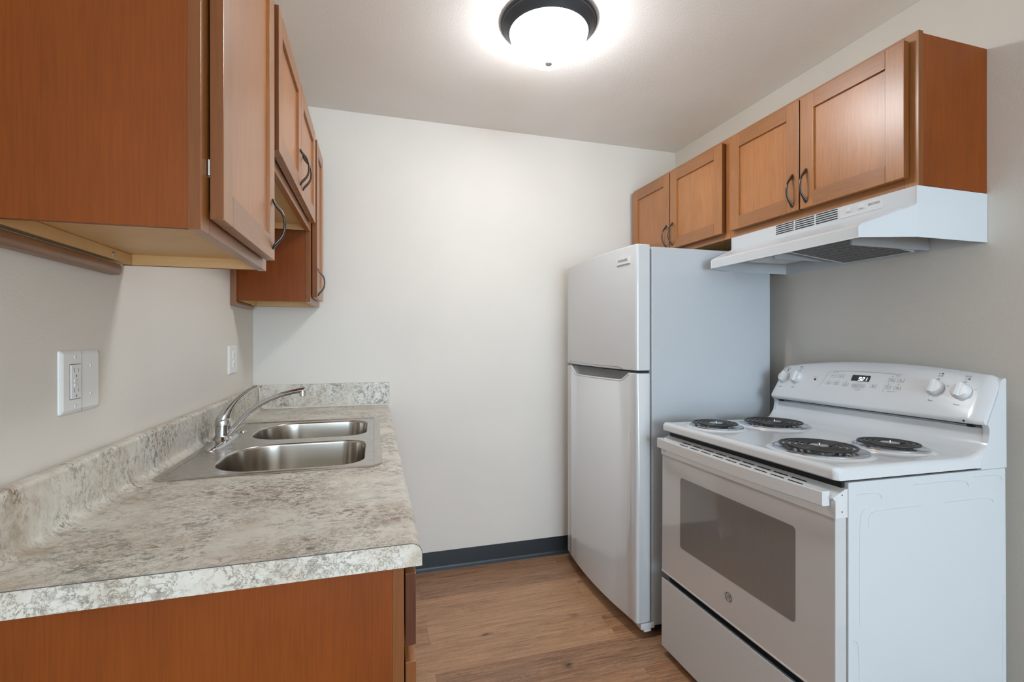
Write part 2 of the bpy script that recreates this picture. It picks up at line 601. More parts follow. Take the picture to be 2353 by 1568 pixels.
def rrect(x0, x1, y0, y1, r, n=6):
    """rounded rectangle, r one radius or four (x1y1, x0y1, x0y0, x1y0)"""
    if not isinstance(r, (list, tuple)):
        r = [r] * 4
    return (arc(x1 - r[0], y1 - r[0], r[0], 0, 90, n) + arc(x0 + r[1], y1 - r[1], r[1], 90, 180, n)
            + arc(x0 + r[2], y0 + r[2], r[2], 180, 270, n) + arc(x1 - r[3], y0 + r[3], r[3], 270, 360, n))


# ------------------------------------------------------------------ the room
RW, RH = 2.4032, 2.4373
o = B().box(-0.1, RW + 0.1, REAR - 0.1, 0.1, -0.08, 0.0).obj('floor', 'floor'); structure(o)
o = B().box(-0.1, RW + 0.1, REAR - 0.1, 0.1, RH, RH + 0.08).obj('ceiling', 'ceiling'); structure(o)
o = B().box(-0.1, RW + 0.1, 0.0, 0.1, 0.0, RH).obj('wall_far', 'wall'); structure(o)
o = B().box(-0.1, 0.0, REAR, 0.0, 0.0, RH).obj('wall_left', 'wall'); structure(o)
o = B().box(RW, RW + 0.1, REAR, 0.0, 0.0, RH).obj('wall_right', 'wall'); structure(o)
w0, w1, wz0, wz1 = 0.15, 2.25, 0.35, 2.25
bb = B()
bb.box(-0.1, w0, REAR - 0.1, REAR, 0, RH).box(w1, RW + 0.1, REAR - 0.1, REAR, 0, RH)
bb.box(w0, w1, REAR - 0.1, REAR, 0, wz0).box(w0, w1, REAR - 0.1, REAR, wz1, RH)
structure(bb.obj('wall_rear', 'wall'))
bb = B()
for a, c in ((w0, w0 + 0.05), (w1 - 0.05, w1), ((w0 + w1) / 2 - 0.025, (w0 + w1) / 2 + 0.025)):
    bb.box(a, c, REAR - 0.08, REAR - 0.03, wz0, wz1, 0.003)
bb.box(w0, w1, REAR - 0.08, REAR - 0.03, wz0, wz0 + 0.05, 0.003).box(w0, w1, REAR - 0.08, REAR - 0.03, wz1 - 0.05, wz1, 0.003)
structure(bb.obj('window_1', 'white_plastic'))
# vinyl cove base: flat strip with a toe that curves onto the floor
cove = [(0.0, 0.0), (0.0, 0.1016), (-0.0028, 0.1016), (-0.0034, 0.022), (-0.006, 0.012), (-0.013, 0.004), (-0.0145, 0.0)]
o = B().prism(cove, 'x', 0.62, RW).obj('baseboard_far', 'vinyl'); structure(o)
cr = [(RW, 0.0), (RW, 0.1016), (RW - 0.003, 0.1016), (RW - 0.0034, 0.022), (RW - 0.006, 0.012), (RW - 0.013, 0.004), (RW - 0.0145, 0.0)]
o = B().prism(cr, 'y', REAR, -1.70).obj('baseboard_right', 'vinyl'); structure(o)
cl = [(0.0, 0.0), (0.0, 0.1016), (0.003, 0.1016), (0.0034, 0.022), (0.006, 0.012), (0.013, 0.004), (0.0145, 0.0)]
o = B().prism(cl, 'y', REAR, -1.80).obj('baseboard_left', 'vinyl'); structure(o)


# ------------------------------------------------------------------ cabinet parts
def pull_handle(parent, x, y, z, sx, L=0.1245, horizontal=False):
    """bowed pull with flattened spoon ends; sx = +1 when the door faces +x"""
    prof = [(-0.5, 0.0012, 0.0030, 0.0012), (-0.475, 0.0022, 0.0056, 0.0022), (-0.43, 0.0040, 0.0066, 0.0032), (-0.385, 0.0075, 0.0062, 0.0040), (-0.335, 0.0125, 0.0050, 0.0042),
            (-0.28, 0.0182, 0.0042, 0.0038), (-0.21, 0.0234, 0.0040, 0.0034), (-0.12, 0.0268, 0.0040, 0.0032), (0.0, 0.0280, 0.0042, 0.0032)]
    prof = prof + [(-a, d, w, h) for a, d, w, h in prof[-2::-1]]
    pts, wh = [], []
    for a, d, w, h in prof:
        if horizontal:
            pts.append((x + sx * d, y + a * L, z))
        else:
            pts.append((x + sx * d, y, z + a * L))
        wh.append((w, h))
    bb = B()
    bb.sweep(pts, wh, ref=Vector((0, 0, 1)) if horizontal else Vector((0, 1, 0)), seg=12)
    return bb.obj('handle', 'pull', parent, 50)


def shaker_door(parent, x, sx, y0, y1, z0, z1, th=0.021, fr=0.055, name='door', rec=0.008):
    """frame and flat panel door; its back lies at x, its face at x + sx*th"""
    bb = B()
    xf = x + sx * th
    xa, xb = min(x, xf), max(x, xf)
    bb.box(xa, xb, y0, y0 + fr, z0, z1, 0.0018, 0)
    bb.box(xa, xb, y1 - fr, y1, z0, z1, 0.0018, 0)
    bb.box(xa, xb, y0 + fr, y1 - fr, z0, z0 + fr, 0.0006, 1)
    bb.box(xa, xb, y0 + fr, y1 - fr, z1 - fr, z1, 0.0006, 1)
    xp = xf - sx * rec
    xa, xb = min(x, xp), max(x, xp)
    bb.box(xa, xb, y0 + fr - 0.004, y1 - fr + 0.004, z0 + fr - 0.004, z1 - fr + 0.004, 0, 2)
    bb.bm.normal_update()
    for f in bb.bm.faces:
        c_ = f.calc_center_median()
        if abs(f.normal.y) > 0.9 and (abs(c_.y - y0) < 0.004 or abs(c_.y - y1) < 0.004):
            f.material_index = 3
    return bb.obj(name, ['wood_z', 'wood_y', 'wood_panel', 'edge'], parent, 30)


def wall_cabinet(label, xw, sx, y0, y1, z0, z1, doors, rail_frame=0.032, depth=0.305, group=None, name='wall_cabinet',
                 scribe=None, hinge=False, screws=()):
    """box cabinet hung on the wall at x = xw, opening towards sx"""
    xf = xw + sx * depth
    t = thing(name, label, 'cabinet', ((xw + xf) / 2, (y0 + y1) / 2, z0), group)
    X = lambda d: xw + sx * d
    def bx(bb, d0, d1, a, b_, c, d_, bev=0.0, mi=0):
        q0, q1 = sorted((X(d0), X(d1)))
        bb.box(q0, q1, a, b_, c, d_, bev, mi)
    fd = depth - 0.019
    for nm, a, b_ in (('end_panel', y0, y0 + 0.0125), ('end_panel', y1 - 0.0125, y1)):
        bb = B(); bx(bb, 0.001, fd, a + (0.002 if a == y0 else 0), b_ - (0.002 if b_ == y1 else 0), z0 + 0.001, z1 - 0.006)
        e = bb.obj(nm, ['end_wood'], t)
        bb = B(); bx(bb, 0.02, fd, (b_ - 0.0005 if a == y0 else a - 0.0008), (b_ + 0.0008 if a == y0 else a + 0.0005), z0 + 0.0015, z0 + 0.026)
        bb.obj('inner_edge', 'tan', e)
    bb = B(); bx(bb, 0.012, fd, y0 + 0.0125, y1 - 0.0125, z0 + 0.026, z0 + 0.036)
    bx(bb, 0.0, 0.004, y0 + 0.0125, y1 - 0.0125, z0 + 0.036, z1 - 0.01)
    bx(bb, 0.012, fd, y0 + 0.0125, y1 - 0.0125, z1 - 0.026, z1 - 0.012)
    bb.obj('cabinet_box', 'tan', t)
    bb = B(); bx(bb, 0.001, 0.0195, y0 + 0.0125, y1 - 0.0125, z0 + 0.002, z0 + 0.0252)
    hr = bb.obj('hanging_rail', 'tan', t)
    for sy in screws:
        bb = B()
        bb.lathe([(0, 0.0025), (0.0022, 0.0025), (0.0026, 0.0012), (0.0052, 0.0012), (0.006, 0.0)], (X(0.0195), sy, z0 + 0.013), Vector((sx, 0, 0)), 16)
        bb.obj('screw', 'screw', hr)
    # face frame
    bb = B()
    sw = 0.040
    bx(bb, fd, depth, y0, y0 + sw, z0, z1, 0.0012, 0)
    bx(bb, fd, depth, y1 - sw, y1, z0, z1, 0.0012, 0)
    bx(bb, fd, depth, y0 + sw, y1 - sw, z0, z0 + 0.040, 0.0008, 1)
    bx(bb, fd, depth, y0 + sw, y1 - sw, z1 - 0.040, z1, 0.0008, 1)
    if len(doors) == 2:
        mid = (doors[0][1] + doors[1][0]) / 2
        bx(bb, fd, depth, mid - 0.02, mid + 0.02, z0 + 0.040, z1 - 0.040, 0.0008, 0)
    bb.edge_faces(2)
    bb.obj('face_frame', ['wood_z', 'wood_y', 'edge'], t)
    for (d0, d1, dz0, dz1, hy, hz) in doors:
        dr = shaker_door(t, X(depth + 0.004), sx, d0, d1, dz0, dz1)
        if hy is not None:
            pull_handle(dr, X(depth + 0.0248), hy, hz, sx)
        if hinge:
            for zz in (dz0 + 0.085, dz1 - 0.085):
                bb = B(); bx(bb, depth - 0.001, depth + 0.0055, d0 + 0.010, d0 + 0.03, zz - 0.013, zz + 0.013, 0.001)
                q = X(depth + 0.003)
                bb.sweep([(q, d0 + 0.0005, zz - 0.013), (q, d0 + 0.0005, zz + 0.013)], (0.0022, 0.0022), ref=Vector((0, 1, 0)), seg=10)
                bb.obj('hinge', 'screw', dr)
        else:
            pass
    if scribe:
        # half round scribe strip along the wall under the cabinet
        sa, sb, zt, zb = scribe
        sec = [(X(0.0005), zt), (X(0.0165), zt)] + [(X(0.0165 + 0.006 * math.sin(math.radians(a))), (zt + zb) / 2 + (zt - zb) / 2 * math.cos(math.radians(a))) for a in (30, 60, 90, 120, 150)] + [(X(0.0165), zb), (X(0.0005), zb)]
        bb = B(); bb.prism(sec, 'y', sa, sb, 0.004)
        bb.obj('scribe_strip', 'scribe', t, 40)
    return t


# left wall, from the camera to the far corner
ZT = 2.165
wall_cabinet('stained maple single-door wall cabinet nearest the camera on the left, raw tan underside showing', 0.0, 1, -1.7275, -1.2495, 1.4300, ZT,
             [(-1.700, -1.277, 1.4535, 2.140, -1.302, 1.540)], scribe=(-1.7275, -1.312, 1.4255, 1.4005), hinge=True, screws=(-1.345,))
wall_cabinet('stained maple two-door wall cabinet hung high over the sink, middle of the left wall', 0.0, 1, -1.2485, -0.3735, 1.7250, ZT,
             [(-1.2175, -0.8135, 1.7545, 2.140, -0.842, 1.842), (-0.8105, -0.4035, 1.7545, 2.140, -0.782, 1.842)], screws=())
farc = wall_cabinet('narrow stained maple wall cabinet in the far left corner beside the far wall', 0.0, 1, -0.3720, -0.0080, 1.4190, ZT,
                    [(-0.341, -0.088, 1.4420, 2.140, -0.312, 1.512)], scribe=(-0.385, -0.078, 1.4185, 1.3985), screws=())
bb = B()   # upright scribe strip where the cabinet side meets the wall
bb.prism([(0.0005, -0.3722), (0.0005, -0.3885), (0.018, -0.3885), (0.0215, -0.385), (0.0215, -0.3722)], 'z', 1.3990, 1.7245)
bb.obj('scribe_strip', 'scribe', farc)

# right wall: over the range and over the refrigerator
wall_cabinet('stained maple two-door wall cabinet over the white range hood', RW, -1, -1.5915, -0.8285, 1.7075, 2.1635,
             [(-1.5680, -1.2105, 1.7345, 2.1420, -1.2360, 1.8140), (-1.2050, -0.8490, 1.7345, 2.1420, -1.1770, 1.8120)], depth=0.2985)
wall_cabinet('stained maple two-door wall cabinet over the refrigerator', RW, -1, -0.8275, -0.0020, 1.7075, 2.1635,
             [(-0.8020, -0.4100, 1.7345, 2.1420, -0.4320, 1.8110), (-0.4040, -0.0300, 1.7345, 2.1420, -0.3790, 1.8080)], depth=0.2985)


# ------------------------------------------------------------------ base cabinets
def base_cabinet(label, y0, y1, fronts, end_visible=False):
    t = thing('base_cabinet', label, 'cabinet', (0.31, (y0 + y1) / 2, 0.0))
    zt = 0.8745
    for a, b_ in ((y0, y0 + 0.0125), (y1 - 0.0125, y1)):
        bb = B()
        bb.prism([(0.006, 0.0), (0.525, 0.0), (0.525, 0.10), (0.599, 0.10), (0.599, zt), (0.006, zt)], 'y', a, b_)
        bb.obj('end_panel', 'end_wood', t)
    bb = B()
    bb.box(0.006, 0.599, y0 + 0.0125, y1 - 0.0125, 0.10, 0.116).box(0.006, 0.012, y0 + 0.0125, y1 - 0.0125, 0.116, zt)
    bb.box(0.52, 0.5255, y0 + 0.0125, y1 - 0.0125, 0.0, 0.0995)
    bb.obj('cabinet_box', 'tan', t)
    bb = B()
    sw = 0.04
    bb.box(0.599, 0.618, y0 - 0.0005, y0 + sw, 0.10, zt, 0.0012, 0).box(0.599, 0.618, y1 - sw, y1, 0.10, zt, 0.0012, 0)
    for za, zb in ((0.10, 0.14), (0.705, 0.745), (zt - 0.034, zt)):
        bb.box(0.599, 0.618, y0 + sw, y1 - sw, za, zb, 0.0008, 1)
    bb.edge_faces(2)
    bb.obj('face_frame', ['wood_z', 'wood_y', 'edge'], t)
    for kind, a, b_, za, zb in fronts:
        if kind == 'drawer':
            bb = B(); bb.box(0.6205, 0.6385, a, b_, za, zb, 0.002)
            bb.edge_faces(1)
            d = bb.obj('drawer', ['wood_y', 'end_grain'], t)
            pull_handle(d, 0.6385, (a + b_) / 2, (za + zb) / 2, 1, horizontal=True)
        else:
            d = shaker_door(t, 0.6205, 1, a, b_, za, zb, th=0.018)
            pull_handle(d, 0.6385, b_ - 0.03, zb - 0.09, 1)
    return t


base_cabinet('stained maple base cabinet with one drawer under the near end of the counter', -1.7760, -1.3005,
             [('drawer', -1.7700, -1.322, 0.7320, 0.8560), ('door', -1.7700, -1.322, 0.125, 0.7050)])
base_cabinet('stained maple base cabinet with two doors under the sink', -1.2995, -0.3850,
             [('door', -1.277, -0.846, 0.125, 0.856), ('door', -0.840, -0.407, 0.125, 0.856)])
base_cabinet('narrow stained maple base cabinet in the far left corner under the counter', -0.3840, -0.0030,
             [('drawer', -0.362, -0.024, 0.7320, 0.8560), ('door', -0.362, -0.024, 0.125, 0.7050)])

# ------------------------------------------------------------------ countertop with its rolled backsplash
CT = 0.9144
ctr = thing('countertop', 'pale granite-look laminate countertop with rolled backsplash along the left wall', 'countertop', (0.32, -0.9, 0.8763))
YA, YB = -1.7905, -0.0200
SX0, SX1, SY0, SY1 = 0.085, 0.560, -1.245, -0.465       # sink cut-out
left = [(0.0005, 0.8765), (0.0005, 1.0110)] + [(0.0005 + 0.0135 - 0.0135 * math.cos(math.radians(a)), 1.0110 + 0.012 * math.sin(math.radians(a))) for a in (30, 60, 90)]
left += [(0.0215 + 0.0085 * math.sin(math.radians(a)), 1.0135 + 0.0095 * math.cos(math.radians(a))) for a in (15, 40, 65, 90)]
left += [(0.0300, 0.945)] + [(0.052 - 0.022 * math.cos(math.radians(a)), 0.9364 - 0.022 * math.sin(math.radians(a))) for a in (15, 35, 55, 75, 90)]
right = [(0.6286 + 0.018 * math.sin(math.radians(a)), 0.8964 + 0.018 * math.cos(math.radians(a))) for a in (0, 15, 30, 45, 60, 75, 90)] + [(0.6466, 0.8765)]
bb = B()
full = left + right
rows = [[(x, y, z) for x, z in left + right] for y in (YA, SY0)]
bb.grid(rows)
bb.grid([[(x, y, z) for x, z in left + [(SX0, CT)]] for y in (SY0, SY1)])
bb.grid([[(x, y, z) for x, z in [(SX1, CT)] + right] for y in (SY0, SY1)])
bb.grid([[(x, y, z) for x, z in left + right] for y in (SY1, YB)])
zb_ = 0.8765
for (xa, xb, ya, yb) in ((0.0005, 0.6466, YA, SY0), (0.0005, 0.6466, SY1, YB), (0.0005, SX0, SY0, SY1), (SX1, 0.6466, SY0, SY1)):
    bb.quad([(xa, ya, zb_), (xb, ya, zb_), (xb, yb, zb_), (xa, yb, zb_)])
for p, q in (((SX0, SY0), (SX1, SY0)), ((SX1, SY0), (SX1, SY1)), ((SX1, SY1), (SX0, SY1)), ((SX0, SY1), (SX0, SY0))):
    bb.quad([(p[0], p[1], zb_), (q[0], q[1], zb_), (q[0], q[1], CT), (p[0], p[1], CT)])
bb.bm.faces.new([bb.bm.verts.new((x, YB, z)) for x, z in full])
bmesh.ops.remove_doubles(bb.bm, verts=bb.bm.verts[:], dist=1e-5)
bmesh.ops.recalc_face_normals(bb.bm, faces=bb.bm.faces[:])
bb.obj('worktop', 'laminate', ctr, 40)
bb = B(); bb.prism(full, 'y', YA - 0.0012, YA)
bb.obj('end_cap', ['laminate'], ctr)
# dark glue line round the end cap
bb = B()
line = full[1:-1]
bb.sweep([(x, YA - 0.0004, z) for x, z in line], (0.0011, 0.0006), seg=6)
bb.obj('end_seam', 'ink', ctr)

# end splash on the far wall
sp = thing('side_splash', 'granite-look laminate splash strip against the far wall at the end of the counter', 'backsplash', (0.34, -0.01, CT))
bb = B(); bb.prism([(0.0010, 0.8800), (0.6475, 0.8800), (0.6475, 1.0320), (0.0010, 1.0320)], 'y', -0.0190, -0.0008)
bb.obj('splash_board', 'laminate', sp)
bb = B()
cy_ = -0.0222
pth = [(0.022, cy_, 1.0262), (0.028, cy_, 1.0242), (0.0330, cy_, 1.017), (0.0340, cy_, 1.0), (0.0340, cy_, 0.946), (0.039, cy_, 0.930), (0.052, cy_, CT + 0.0032)]
pth += [(0.052 + k * 0.0963, cy_, CT + 0.0032) for k in range(1, 7)] + [(0.640, cy_, 0.9135), (0.648, cy_, 0.905), (0.6502, cy_, 0.894)]
bb.sweep(pth, (0.0034, 0.0034), seg=8)
bb.obj('caulk_bead', 'caulk', sp, 60)

# ------------------------------------------------------------------ sink
SZ = 0.9150
sk = thing('kitchen_sink', 'double-bowl brushed stainless steel sink set in the counter', 'sink', (0.32, -0.854, SZ))
SKX0, SKX1, SKY0, SKY1 = 0.0525, 0.5915, -1.2700, -0.4370
B1 = rrect(0.153, 0.546, -1.240, -0.903, (0.075, 0.125, 0.125, 0.075), 10)
B2 = rrect(0.153, 0.546, -0.833, -0.500, (0.075, 0.125, 0.125, 0.075), 10)
bb = B()
def loop(pts, z):
    vs = [bb.bm.verts.new((x, y, z)) for x, y in pts]
    es = [bb.bm.edges.new((vs[i], vs[(i + 1) % len(vs)])) for i in range(len(vs))]
    return vs, es
def bridge(va, vb):
    n = len(va)
    for i in range(n):
        bb.bm.faces.new((va[i], va[(i + 1) % n], vb[(i + 1) % n], vb[i]))
o0, _ = loop(rrect(SKX0, SKX1, SKY0, SKY1, 0.035, 8), SZ)
o1, _ = loop(rrect(SKX0 + 0.002, SKX1 - 0.002, SKY0 + 0.002, SKY1 - 0.002, 0.034, 8), SZ + 0.0032)
o2, _ = loop(rrect(SKX0 + 0.007, SKX1 - 0.007, SKY0 + 0.007, SKY1 - 0.007, 0.030, 8), SZ + 0.0042)
o3, e3 = loop(rrect(SKX0 + 0.020, SKX1 - 0.020, SKY0 + 0.020, SKY1 - 0.020, 0.022, 8), SZ + 0.0036)
o4, e4 = loop(rrect(SKX0 + 0.023, SKX1 - 0.023, SKY0 + 0.023, SKY1 - 0.023, 0.020, 8), SZ + 0.0016)
for a, c in ((o0, o1), (o1, o2), (o2, o3), (o3, o4)):
    bridge(a, c)
h1, eh1 = loop(B1, SZ + 0.0016)
h2, eh2 = loop(B2, SZ + 0.0016)
e4 = [bb.bm.edges.get((o4[i], o4[(i + 1) % len(o4)])) for i in range(len(o4))]
bmesh.ops.triangle_fill(bb.bm, use_beauty=True, use_dissolve=False, edges=e4 + eh1 + eh2)
bmesh.ops.recalc_face_normals(bb.bm, faces=bb.bm.faces[:])
for f in bb.bm.faces:
    if f.normal.z < -0.2:
        f.normal_flip()
bb.obj('sink_rim', 'steel', sk, 25)
def shrink(pts, cx, cy, dx, dy, hx, hy):
    return [(cx + (x - cx) * (hx - dx) / hx, cy + (y - cy) * (hy - dy) / hy) for x, y in pts]
for P in (B1, B2):
    cx = (0.153 + 0.546) / 2
    cy = (min(p[1] for p in P) + max(p[1] for p in P)) / 2
    hx, hy = 0.1965, max(p[1] for p in P) - cy
    bb = B()
    lv = [(0.0, 0.0016), (0.0016, 0.0008), (0.0030, -0.0015), (0.0040, -0.006), (0.008, -0.06), (0.012, -0.125), (0.020, -0.150), (0.034, -0.164), (0.055, -0.171), (0.085, -0.174), (0.12, -0.176)]
    rows = [[(x, y, SZ + z) for x, y in shrink(P, cx, cy, d, d, hx, hy)] for d, z in lv]
    R = bb.grid(rows, close_rows=True)
    bb.bm.faces.new(R[-1])
    bmesh.ops.recalc_face_normals(bb.bm, faces=bb.bm.faces[:])
    for f in bb.bm.faces:
        f.normal_flip()
    bw = bb.obj('sink_bowl', 'steel_bowl', sk, 40)
    bb = B(); bb.lathe([(0, 0.002), (0.028, 0.002), (0.034, 0.004), (0.042, 0.003), (0.044, 0.0)], (cx, cy, SZ - 0.1760), Vector((0, 0, 1)), 32)
    bb.obj('drain', 'chrome', bw)
bb = B(); bb.lathe([(0, 0.006), (0.010, 0.0055), (0.017, 0.003), (0.019, 0.0)], (0.1005, -0.640, SZ + 0.0016), Vector((0, 0, 1)), 24)
bb.obj('hole_cover', 'chrome', sk)

# ------------------------------------------------------------------ faucet
FZ = SZ + 0.0018
fc = thing('kitchen_faucet', 'chrome single-lever kitchen faucet with a long arched spout behind the sink bowls', 'faucet', (0.095, -0.836, FZ))
FX, FY = 0.095, -0.836
bb = B()
pl = []
for r, z in ((1.0, 0.0), (1.0, 0.004), (0.96, 0.0085), (0.86, 0.012), (0.55, 0.0145)):
    pl.append([(FX + 0.030 * r * math.copysign(abs(math.cos(t)) ** 0.8, math.cos(t)), FY + 0.132 * (r if r > 0.9 else r) * math.copysign(abs(math.sin(t)) ** 0.9, math.sin(t)), FZ + z) for t in [2 * PI * k / 48 for k in range(48)]])
R = bb.grid(pl, close_rows=True)
bb.bm.faces.new(R[-1]); bb.bm.faces.new(R[0][::-1])
bmesh.ops.recalc_face_normals(bb.bm, faces=bb.bm.faces[:])
bb.obj('base_plate', 'chrome', fc, 50)
bb = B()
bb.lathe([(0.030, 0.010), (0.0285, 0.016), (0.0235, 0.020), (0.0222, 0.026), (0.0222, 0.056), (0.0216, 0.0565), (0.0216, 0.0575), (0.0222, 0.058), (0.0222, 0.070), (0.0205, 0.078), (0.015, 0.086), (0.006, 0.090), (0, 0.091)], (FX, FY, FZ), seg=40)
bb.obj('body', 'chrome', fc, 40)
bb = B()   # lever: thick hood over the body narrowing to a flat curled tip
lp = [(FX - 0.002, FY, FZ + 0.060), (FX - 0.001, FY, FZ + 0.076), (FX + 0.004, FY + 0.004, FZ + 0.094), (FX + 0.014, FY + 0.012, FZ + 0.114), (FX + 0.028, FY + 0.024, FZ + 0.134), (FX + 0.045, FY + 0.036, FZ + 0.152), (FX + 0.062, FY + 0.046, FZ + 0.166), (FX + 0.078, FY + 0.054, FZ + 0.175), (FX + 0.088, FY + 0.058, FZ + 0.179)]
bb.sweep(lp, [(0.019, 0.019), (0.0205, 0.0195), (0.019, 0.0165), (0.015, 0.0115), (0.0115, 0.0075), (0.0095, 0.0055), (0.0085, 0.0045), (0.0085, 0.0040), (0.005, 0.0026)], ref=Vector((-0.5, 0.86, 0)), seg=20)
bb.obj('lever_handle', 'chrome', fc, 60)
bb = B()
sp_pts = [(FX + 0.012, FY - 0.003, FZ + 0.022), (FX + 0.030, FY - 0.006, FZ + 0.046), (FX + 0.052, FY - 0.009, FZ + 0.072), (FX + 0.078, FY - 0.011, FZ + 0.098), (FX + 0.108, FY - 0.014, FZ + 0.121), (FX + 0.142, FY - 0.016, FZ + 0.140), (FX + 0.178, FY - 0.018, FZ + 0.154), (FX + 0.212, FY - 0.020, FZ + 0.1625), (FX + 0.240, FY - 0.021, FZ + 0.1675), (FX + 0.2515, FY - 0.0215, FZ + 0.169)]
bb.sweep(sp_pts, [(0.0125, 0.0085)] * 2 + [(0.0115, 0.0080)] * 3 + [(0.0112, 0.0078)] * 3 + [(0.0115, 0.0085), (0.0100, 0.0078)], seg=16)
bb.obj('spout', 'chrome', fc, 60)
bb = B(); bb.lathe([(0, 0.0), (0.0088, 0.0), (0.0105, 0.001), (0.0105, 0.021), (0.006, 0.024), (0, 0.024)], (FX + 0.2435, FY - 0.0212, FZ + 0.147), seg=24)
bb.obj('aerator', 'chrome', fc)

# ------------------------------------------------------------------ wall plates on the left wall
def plate(t, y0, y1, z0, z1, xw=0.0):
    pts = rrect(y0, y1, z0, z1, 0.004, 3)
    bb = B()
    cy, cz = (y0 + y1) / 2, (z0 + z1) / 2
    hy, hz = (y1 - y0) / 2, (z1 - z0) / 2
    rows = []
    for d, x in ((0.0, 0.0003), (0.0, 0.0024), (0.0015, 0.0038), (0.0065, 0.0062), (0.0080, 0.0064)):
        rows.append([(xw + x, cy + (y - cy) * (hy - d) / hy, cz + (z - cz) * (hz - d) / hz) for y, z in pts])
    R = bb.grid(rows, close_rows=True)
    bb.bm.faces.new(R[-1]); bb.bm.faces.new(R[0][::-1])
    bmesh.ops.recalc_face_normals(bb.bm, faces=bb.bm.faces[:])
    return bb.obj('cover_plate', 'plate', t, 25)


def plate_screw(t, y, z, x=0.0064):
    bb = B()
    bb.lathe([(0, 0.0012), (0.0026, 0.001), (0.0034, 0.0)], (x, y, z), Vector((1, 0, 0)), 14)
    bb.box(x + 0.0009, x + 0.0013, y - 0.0005, y + 0.0005, z - 0.0024, z + 0.0024, 0, 1)
    bb.obj('screw', ['plate', 'slot'], t)


t = thing('wall_outlet', 'white double-width wall plate with a rectangular outlet on its left half, nearer the camera', 'outlet', (0.0, -1.436, 1.17), None)
py0, py1, pz0, pz1 = -1.5020, -1.3700, 1.1105, 1.2330
plate(t, py0, py1, pz0, pz1)
oy = -1.4590
bb = B(); bb.box(0.0060, 0.0084, oy - 0.0165, oy + 0.0165, 1.1385, 1.2055, 0.0012)
rc = bb.obj('outlet_insert', 'plate', t)
bb = B()
bb.box(0.0060, 0.0067, oy - 0.0178, oy + 0.0178, 1.1372, 1.2068)
bb.obj('insert_gap', 'slot', t)
for zz in (1.1945, 1.1555):
    bb = B()
    bb.box(0.0082, 0.0086, oy - 0.0070, oy - 0.0056, zz - 0.0042, zz + 0.0042).box(0.0082, 0.0086, oy + 0.0056, oy + 0.0070, zz - 0.0034, zz + 0.0034)
    bb.box(0.0082, 0.0086, oy - 0.0016, oy + 0.0016, zz - 0.0136, zz - 0.0090)
    bb.obj('outlet_slots', 'slot', rc)
for zz in (1.1745, 1.1655):
    bb = B(); bb.box(0.0082, 0.0094, oy - 0.0068, oy + 0.0068, zz - 0.0034, zz + 0.0034, 0.0006)
    bb.obj('test_button', 'white_plastic', rc)
for zz in (1.2200, 1.1235):
    plate_screw(t, oy, zz)
for zz in (1.2010, 1.1440):
    plate_screw(t, -1.4060, zz)
bb = B(); bb.box(0.0060, 0.00655, -1.4372, -1.4364, 1.1125, 1.2310)
bb.obj('plate_seam', 'slot', t)

t = thing('wall_outlet', 'small white single wall plate under the corner wall cabinet, close to the far wall', 'outlet', (0.0, -0.388, 1.17), None)
plate(t, -0.4240, -0.3000, 1.1120, 1.2310)
oy = -0.3620
for zz in (1.191, 1.151):
    bb = B()
    bb.lathe([(0, 0.0026), (0.0155, 0.0026), (0.0165, 0.0)], (0.0062, oy, zz), Vector((1, 0, 0)), 24)
    rc = bb.obj('receptacle', 'plate', t)
    bb = B()
    bb.box(0.0086, 0.0091, oy - 0.0068, oy - 0.0055, zz - 0.001, zz + 0.0075).box(0.0086, 0.0091, oy + 0.0055, oy + 0.0068, zz - 0.001, zz + 0.0065).box(0.0086, 0.0091, oy - 0.002, oy + 0.002, zz - 0.009, zz - 0.005)
    bb.obj('outlet_slots', 'slot', rc)
plate_screw(t, oy, 1.171)

# ------------------------------------------------------------------ ceiling light
LX, LY = 1.198, -0.930
lt = thing('ceiling_light', 'flush ceiling light with a dark bronze ring and a glowing frosted glass bowl', 'light', (LX, LY, RH))
bb = B()
bb.lathe([(0.120, -0.001), (0.1775, -0.001), (0.1795, -0.006), (0.1790, -0.010), (0.1745, -0.0125), (0.1740, -0.017), (0.1715, -0.0190), (0.1650, -0.0235), (0.1565, -0.033), (0.1500, -0.041), (0.1470, -0.0425), (0.1445, -0.041), (0.140, -0.030), (0.130, -0.004)], (LX, LY, RH), seg=96)
bb.obj('ring', 'bronze', lt, 30)
bb = B()
prof = []
for k in range(0, 15):
    a = math.radians(k * 90 / 14)
    prof.append((0.1440 * math.cos(a) ** 0.92 if k < 14 else 0.0, -0.040 - 0.106 * math.sin(a)))
bb.lathe(prof, (LX, LY, RH), seg=96)
bb.obj('glass_bowl', 'bowl', lt, 80, label='glowing white frosted glass bowl')
bb = B()
bb.lathe([(0.0130, -0.1440), (0.0150, -0.1470), (0.0150, -0.1520), (0.0120, -0.1560), (0, -0.1575)], (LX, LY, RH), seg=32)
bb.obj('finial', 'finial', lt, 40)

